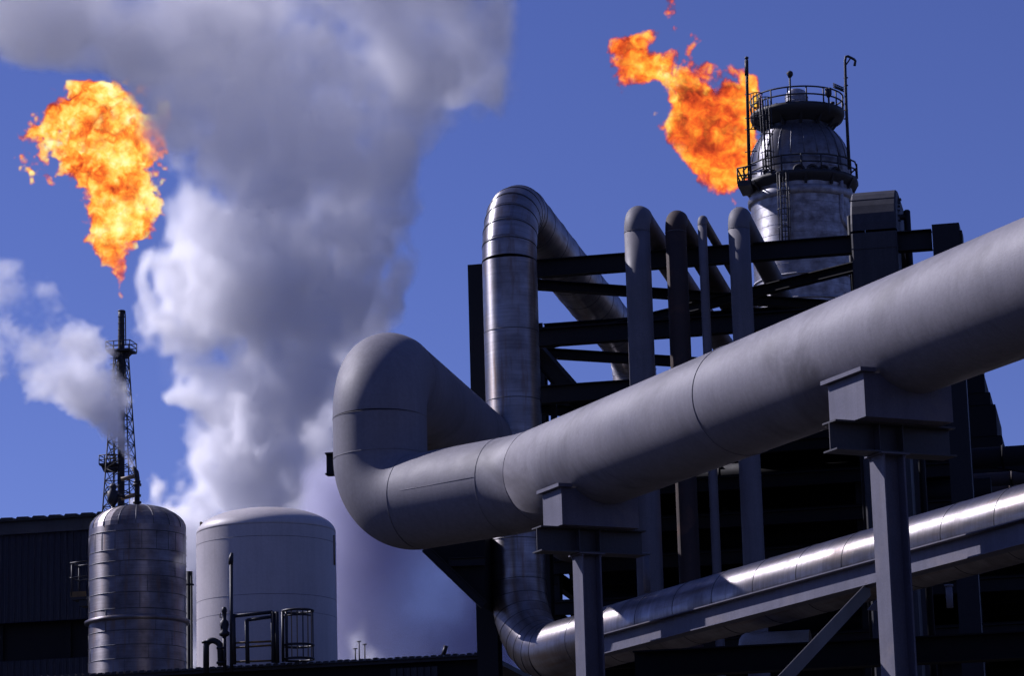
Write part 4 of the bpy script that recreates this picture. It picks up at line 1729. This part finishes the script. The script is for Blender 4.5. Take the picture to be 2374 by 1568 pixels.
# --- flames
def flame_mat(name, sigma, size, stops, strength, seed=0.0):
    m, nt, out = new_mat(name)
    L = nt.links
    tc = nt.nodes.new('ShaderNodeTexCoord')
    at_ = nd(nt, 'ShaderNodeAttribute', _attribute_name='density')
    n1 = nd(nt, 'ShaderNodeTexNoise', Scale=1 / size, Detail=7.0, Roughness=.68, Distortion=.5, _noise_dimensions='4D', W=seed)
    n2 = nd(nt, 'ShaderNodeTexNoise', Scale=.28 / size, Detail=2.0, _noise_dimensions='4D', W=seed + 3)
    for n in (n1, n2):
        L.new(tc.outputs['Object'], n.inputs['Vector'])

    def mth(o_, a, b):
        q = nd(nt, 'ShaderNodeMath', _operation=o_)
        for i, x in enumerate((a, b)):
            if hasattr(x, 'is_output'):
                L.new(x, q.inputs[i])
            else:
                q.inputs[i].default_value = x
        return q.outputs[0]
    n1 = n1.outputs[0]
    n1 = mth('ADD', mth('MULTIPLY', mth('SUBTRACT', n1, .5), 1.9), .5)
    heat = mth('ADD', mth('MULTIPLY', n1, .5), mth('ADD', mth('MULTIPLY', mth('ADD', mth('MULTIPLY', mth('SUBTRACT', n2.outputs[0], .5), 1.8), .5), .5), mth('MULTIPLY', mth('SUBTRACT', at_.outputs['Fac'], .55), .20)))
    col = ramp(nt, heat, stops)
    sg = mth('MULTIPLY', at_.outputs['Fac'], sigma)
    ab = nd(nt, 'ShaderNodeVolumeAbsorption')
    ab.inputs['Color'].default_value = (0, 0, 0, 1)
    L.new(sg, ab.inputs['Density'])
    em = nt.nodes.new('ShaderNodeEmission')
    L.new(col, em.inputs['Color'])
    L.new(mth('MULTIPLY', sg, strength), em.inputs['Strength'])
    ad = nt.nodes.new('ShaderNodeAddShader')
    L.new(ab.outputs[0], ad.inputs[0]); L.new(em.outputs[0], ad.inputs[1])
    L.new(ad.outputs[0], out.inputs['Volume'])
    # faint glowing veil round it
    m2, nt2, out2 = new_mat(name + '_veil')
    a = nt2.nodes.new('ShaderNodeBsdfTransparent')
    e = nd(nt2, 'ShaderNodeEmission', Strength=.7)
    e.inputs[0].default_value = (1.0, .16, .03, 1)
    mx = nt2.nodes.new('ShaderNodeMixShader')
    nn = nd(nt2, 'ShaderNodeTexNoise', Scale=2.2 / size, Detail=5.0)
    tc2 = nt2.nodes.new('ShaderNodeTexCoord')
    nt2.links.new(tc2.outputs['Object'], nn.inputs['Vector'])
    nt2.links.new(ramp(nt2, nn.outputs[0], [(.5, (0, 0, 0)), (.75, (.06,) * 3)]), mx.inputs[0])
    nt2.links.new(a.outputs[0], mx.inputs[1]); nt2.links.new(e.outputs[0], mx.inputs[2])
    nt2.links.new(mx.outputs[0], out2.inputs[0])
    return m, m2


def flame(name, label, Y, box, dims, shape, size, mats, amp, hull_voxel, seed, foot):
    u0, v0, u1, v1, dpt = box
    org = at((u0 + u1) / 2, (v0 + v1) / 2, Y)
    k = mpx(org)
    hx, hz = (u1 - u0) / 2 * k, (v1 - v0) / 2 * k * 1.04
    mn, mx = (-hx, -dpt * k, -hz), (hx, dpt * k, hz)
    ext = [b - a for a, b in zip(mn, mx)]
    X, Yy, Zz = grid_of(mn, mx, dims)
    X += org.x; Yy += org.y; Zz += org.z
    U, Vv, m = uv_of(X, Yy, Zz)
    n1 = fbm(dims, ext, (size,) * 3, 5, .62, seed, ridged=True)
    n2 = fbm(dims, ext, (size * .45,) * 3, 4, .7, seed + 1)
    # turbulent warp of the outline
    wu = fbm(dims, ext, (size * 1.1,) * 3, 4, .6, seed + 2)
    wv = fbm(dims, ext, (size * 1.1,) * 3, 4, .6, seed + 3)
    calm = np.clip((foot - Vv) / 260, .10, 1)
    d, wisp = shape(U + wu * amp * .75 * calm, Vv + wv * amp * .75 * calm, m, Yy, Y)
    den = smooth((d + amp * k * (.25 + .75 * calm) * (.30 * n1 + .36 * n2) - .0) / ((.12 * size + .55) * (.25 + .75 * calm)))
    holes = smooth((n2 + 1.35) / .8)
    den = den * (wisp + (1 - wisp) * holes)
    edge = np.minimum.reduce([X - org.x - mn[0], mx[0] - X + org.x, Yy - org.y - mn[1], mx[1] - Yy + org.y, Zz - org.z - mn[2], mx[2] - Zz + org.z])
    den = (den * smooth(edge / (.3))).astype(np.float32)
    den[den < .01] = 0
    return volume_thing(name, den, org, mn, mx, mats[0], mats[1], .45, hull_voxel, 'fire_body', label, 'flame', .1)


f1 = [(195, 196, 222), (215, 165, 268), (245, 122, 330), (270, 98, 355), (300, 82, 376), (330, 80, 378), (350, 95, 370), (370, 118, 360), (390, 150, 335), (420, 160, 322), (460, 170, 330), (490, 188, 340), (520, 200, 345),
      (550, 208, 342), (575, 221, 300), (600, 236, 286), (622, 258, 286), (640, 268, 284), (660, 272, 280), (700, 275, 278)]
f1v, f1l, f1r = (np.array([p[i] for p in f1], np.float32) for i in range(3))


def shape1(U, V, m, Y, Yc):
    l, r = np.interp(V, f1v, f1l), np.interp(V, f1v, f1r)
    hw = np.maximum((r - l) / 2, .5)
    q = np.sqrt(((U - (l + r) / 2) / hw) ** 2 + ((Y - Yc) / (hw * m * .75)) ** 2)
    cap = np.minimum(V - 195, 690 - V)
    d = np.minimum((1 - q) * np.minimum(hw, 70), cap) * m
    d = np.maximum(d, chain(U, V, m, [(68, 365, 9), (85, 395, 4), (100, 412, 2)], Y, Yc))
    wisp = .15 + .85 * smooth((560 - V) / 60) * smooth((U - 110) / 25) * smooth((355 - U) / 25)
    return d + 5 * m * (1 - .75 * smooth((V - 540) / 60)), wisp


f2c = [[(1708, 482, 4), (1706, 468, 6), (1702, 455, 4)],
       [(1680, 430, 14), (1672, 405, 46), (1690, 370, 62), (1690, 300, 72), (1710, 245, 48), (1742, 262, 34)],
       [(1690, 420, 30), (1730, 395, 30)],
       [(1672, 405, 46), (1640, 410, 26)],
       [(1690, 370, 66), (1640, 345, 62), (1608, 305, 64), (1572, 285, 40)],
       [(1690, 300, 72), (1640, 265, 66), (1600, 240, 50), (1568, 218, 36), (1552, 190, 26), (1520, 165, 26)],
       [(1640, 225, 34), (1600, 215, 34)],
       [(1568, 218, 34), (1582, 180, 28), (1598, 140, 15), (1602, 95, 9), (1598, 62, 5)],
       [(1560, 190, 20), (1560, 150, 14), (1550, 110, 9), (1545, 78, 10), (1551, 45, 5)],
       [(1520, 165, 24), (1510, 138, 42), (1480, 133, 42), (1462, 152, 24)],
       [(1510, 140, 34), (1535, 115, 16), (1540, 100, 6)],
       [(1530, 5, 5), (1545, 14, 6), (1548, 20, 2)]]


def shape2(U, V, m, Y, Yc):
    d = None
    for c in f2c:
        q = chain(U, V, m, c, Y, Yc, 1.15)
        d = q if d is None else np.maximum(d, q)
    wisp = .8 * smooth((V - 195) / 50)
    return d + m * (-2 + 6 * smooth((200 - V) / 40) + 5 * smooth((V - 430) / 20)), wisp


ST1 = [(.34, (.30, .03, .012)), (.43, (.80, .11, .02)), (.505, (1.0, .26, .03)), (.57, (1.0, .50, .06)), (.67, (1.0, .80, .20)), (.78, (1.0, .92, .50))]
ST2 = [(.37, (.16, .016, .010)), (.45, (.62, .060, .016)), (.535, (.95, .15, .022)), (.61, (1.0, .36, .03)), (.72, (1.0, .70, .10)), (.82, (1.0, .88, .35))]
flame('flare_flame', 'bright orange and yellow mushroom shaped flame above the lattice flare stack', 300.0, (40, 175, 395, 705, 125), (190, 130, 280), shape1, 2.4,
      flame_mat('fire_left', 2.0, 1.05, ST1, 1.05, 1.0), 26, .42, 40, 710)
flame('flare_flame', 'red and orange wind-blown flame beside the clad tower head', 232.0, (1392, -20, 1765, 490, 95), (204, 110, 284), shape2, 1.9,
      flame_mat('fire_right', 2.6, .95, ST2, 1.05, 7.0), 22, .32, 60, 490)

# ------------------------------------------------------------------ render settings
cy = SC.cycles
cy.use_adaptive_sampling = True
cy.adaptive_threshold = .03
cy.use_denoising = True
cy.max_bounces = 16
cy.diffuse_bounces = 3
cy.glossy_bounces = 3
cy.transparent_max_bounces = 48
cy.volume_bounces = 13
cy.volume_step_rate = 1.8
cy.volume_max_steps = 512
cy.sample_clamp_indirect = 4.0
SC.view_settings.view_transform = 'Standard'
SC.view_settings.look = 'None'
SC.view_settings.exposure = .25
SC.view_settings.gamma = 1
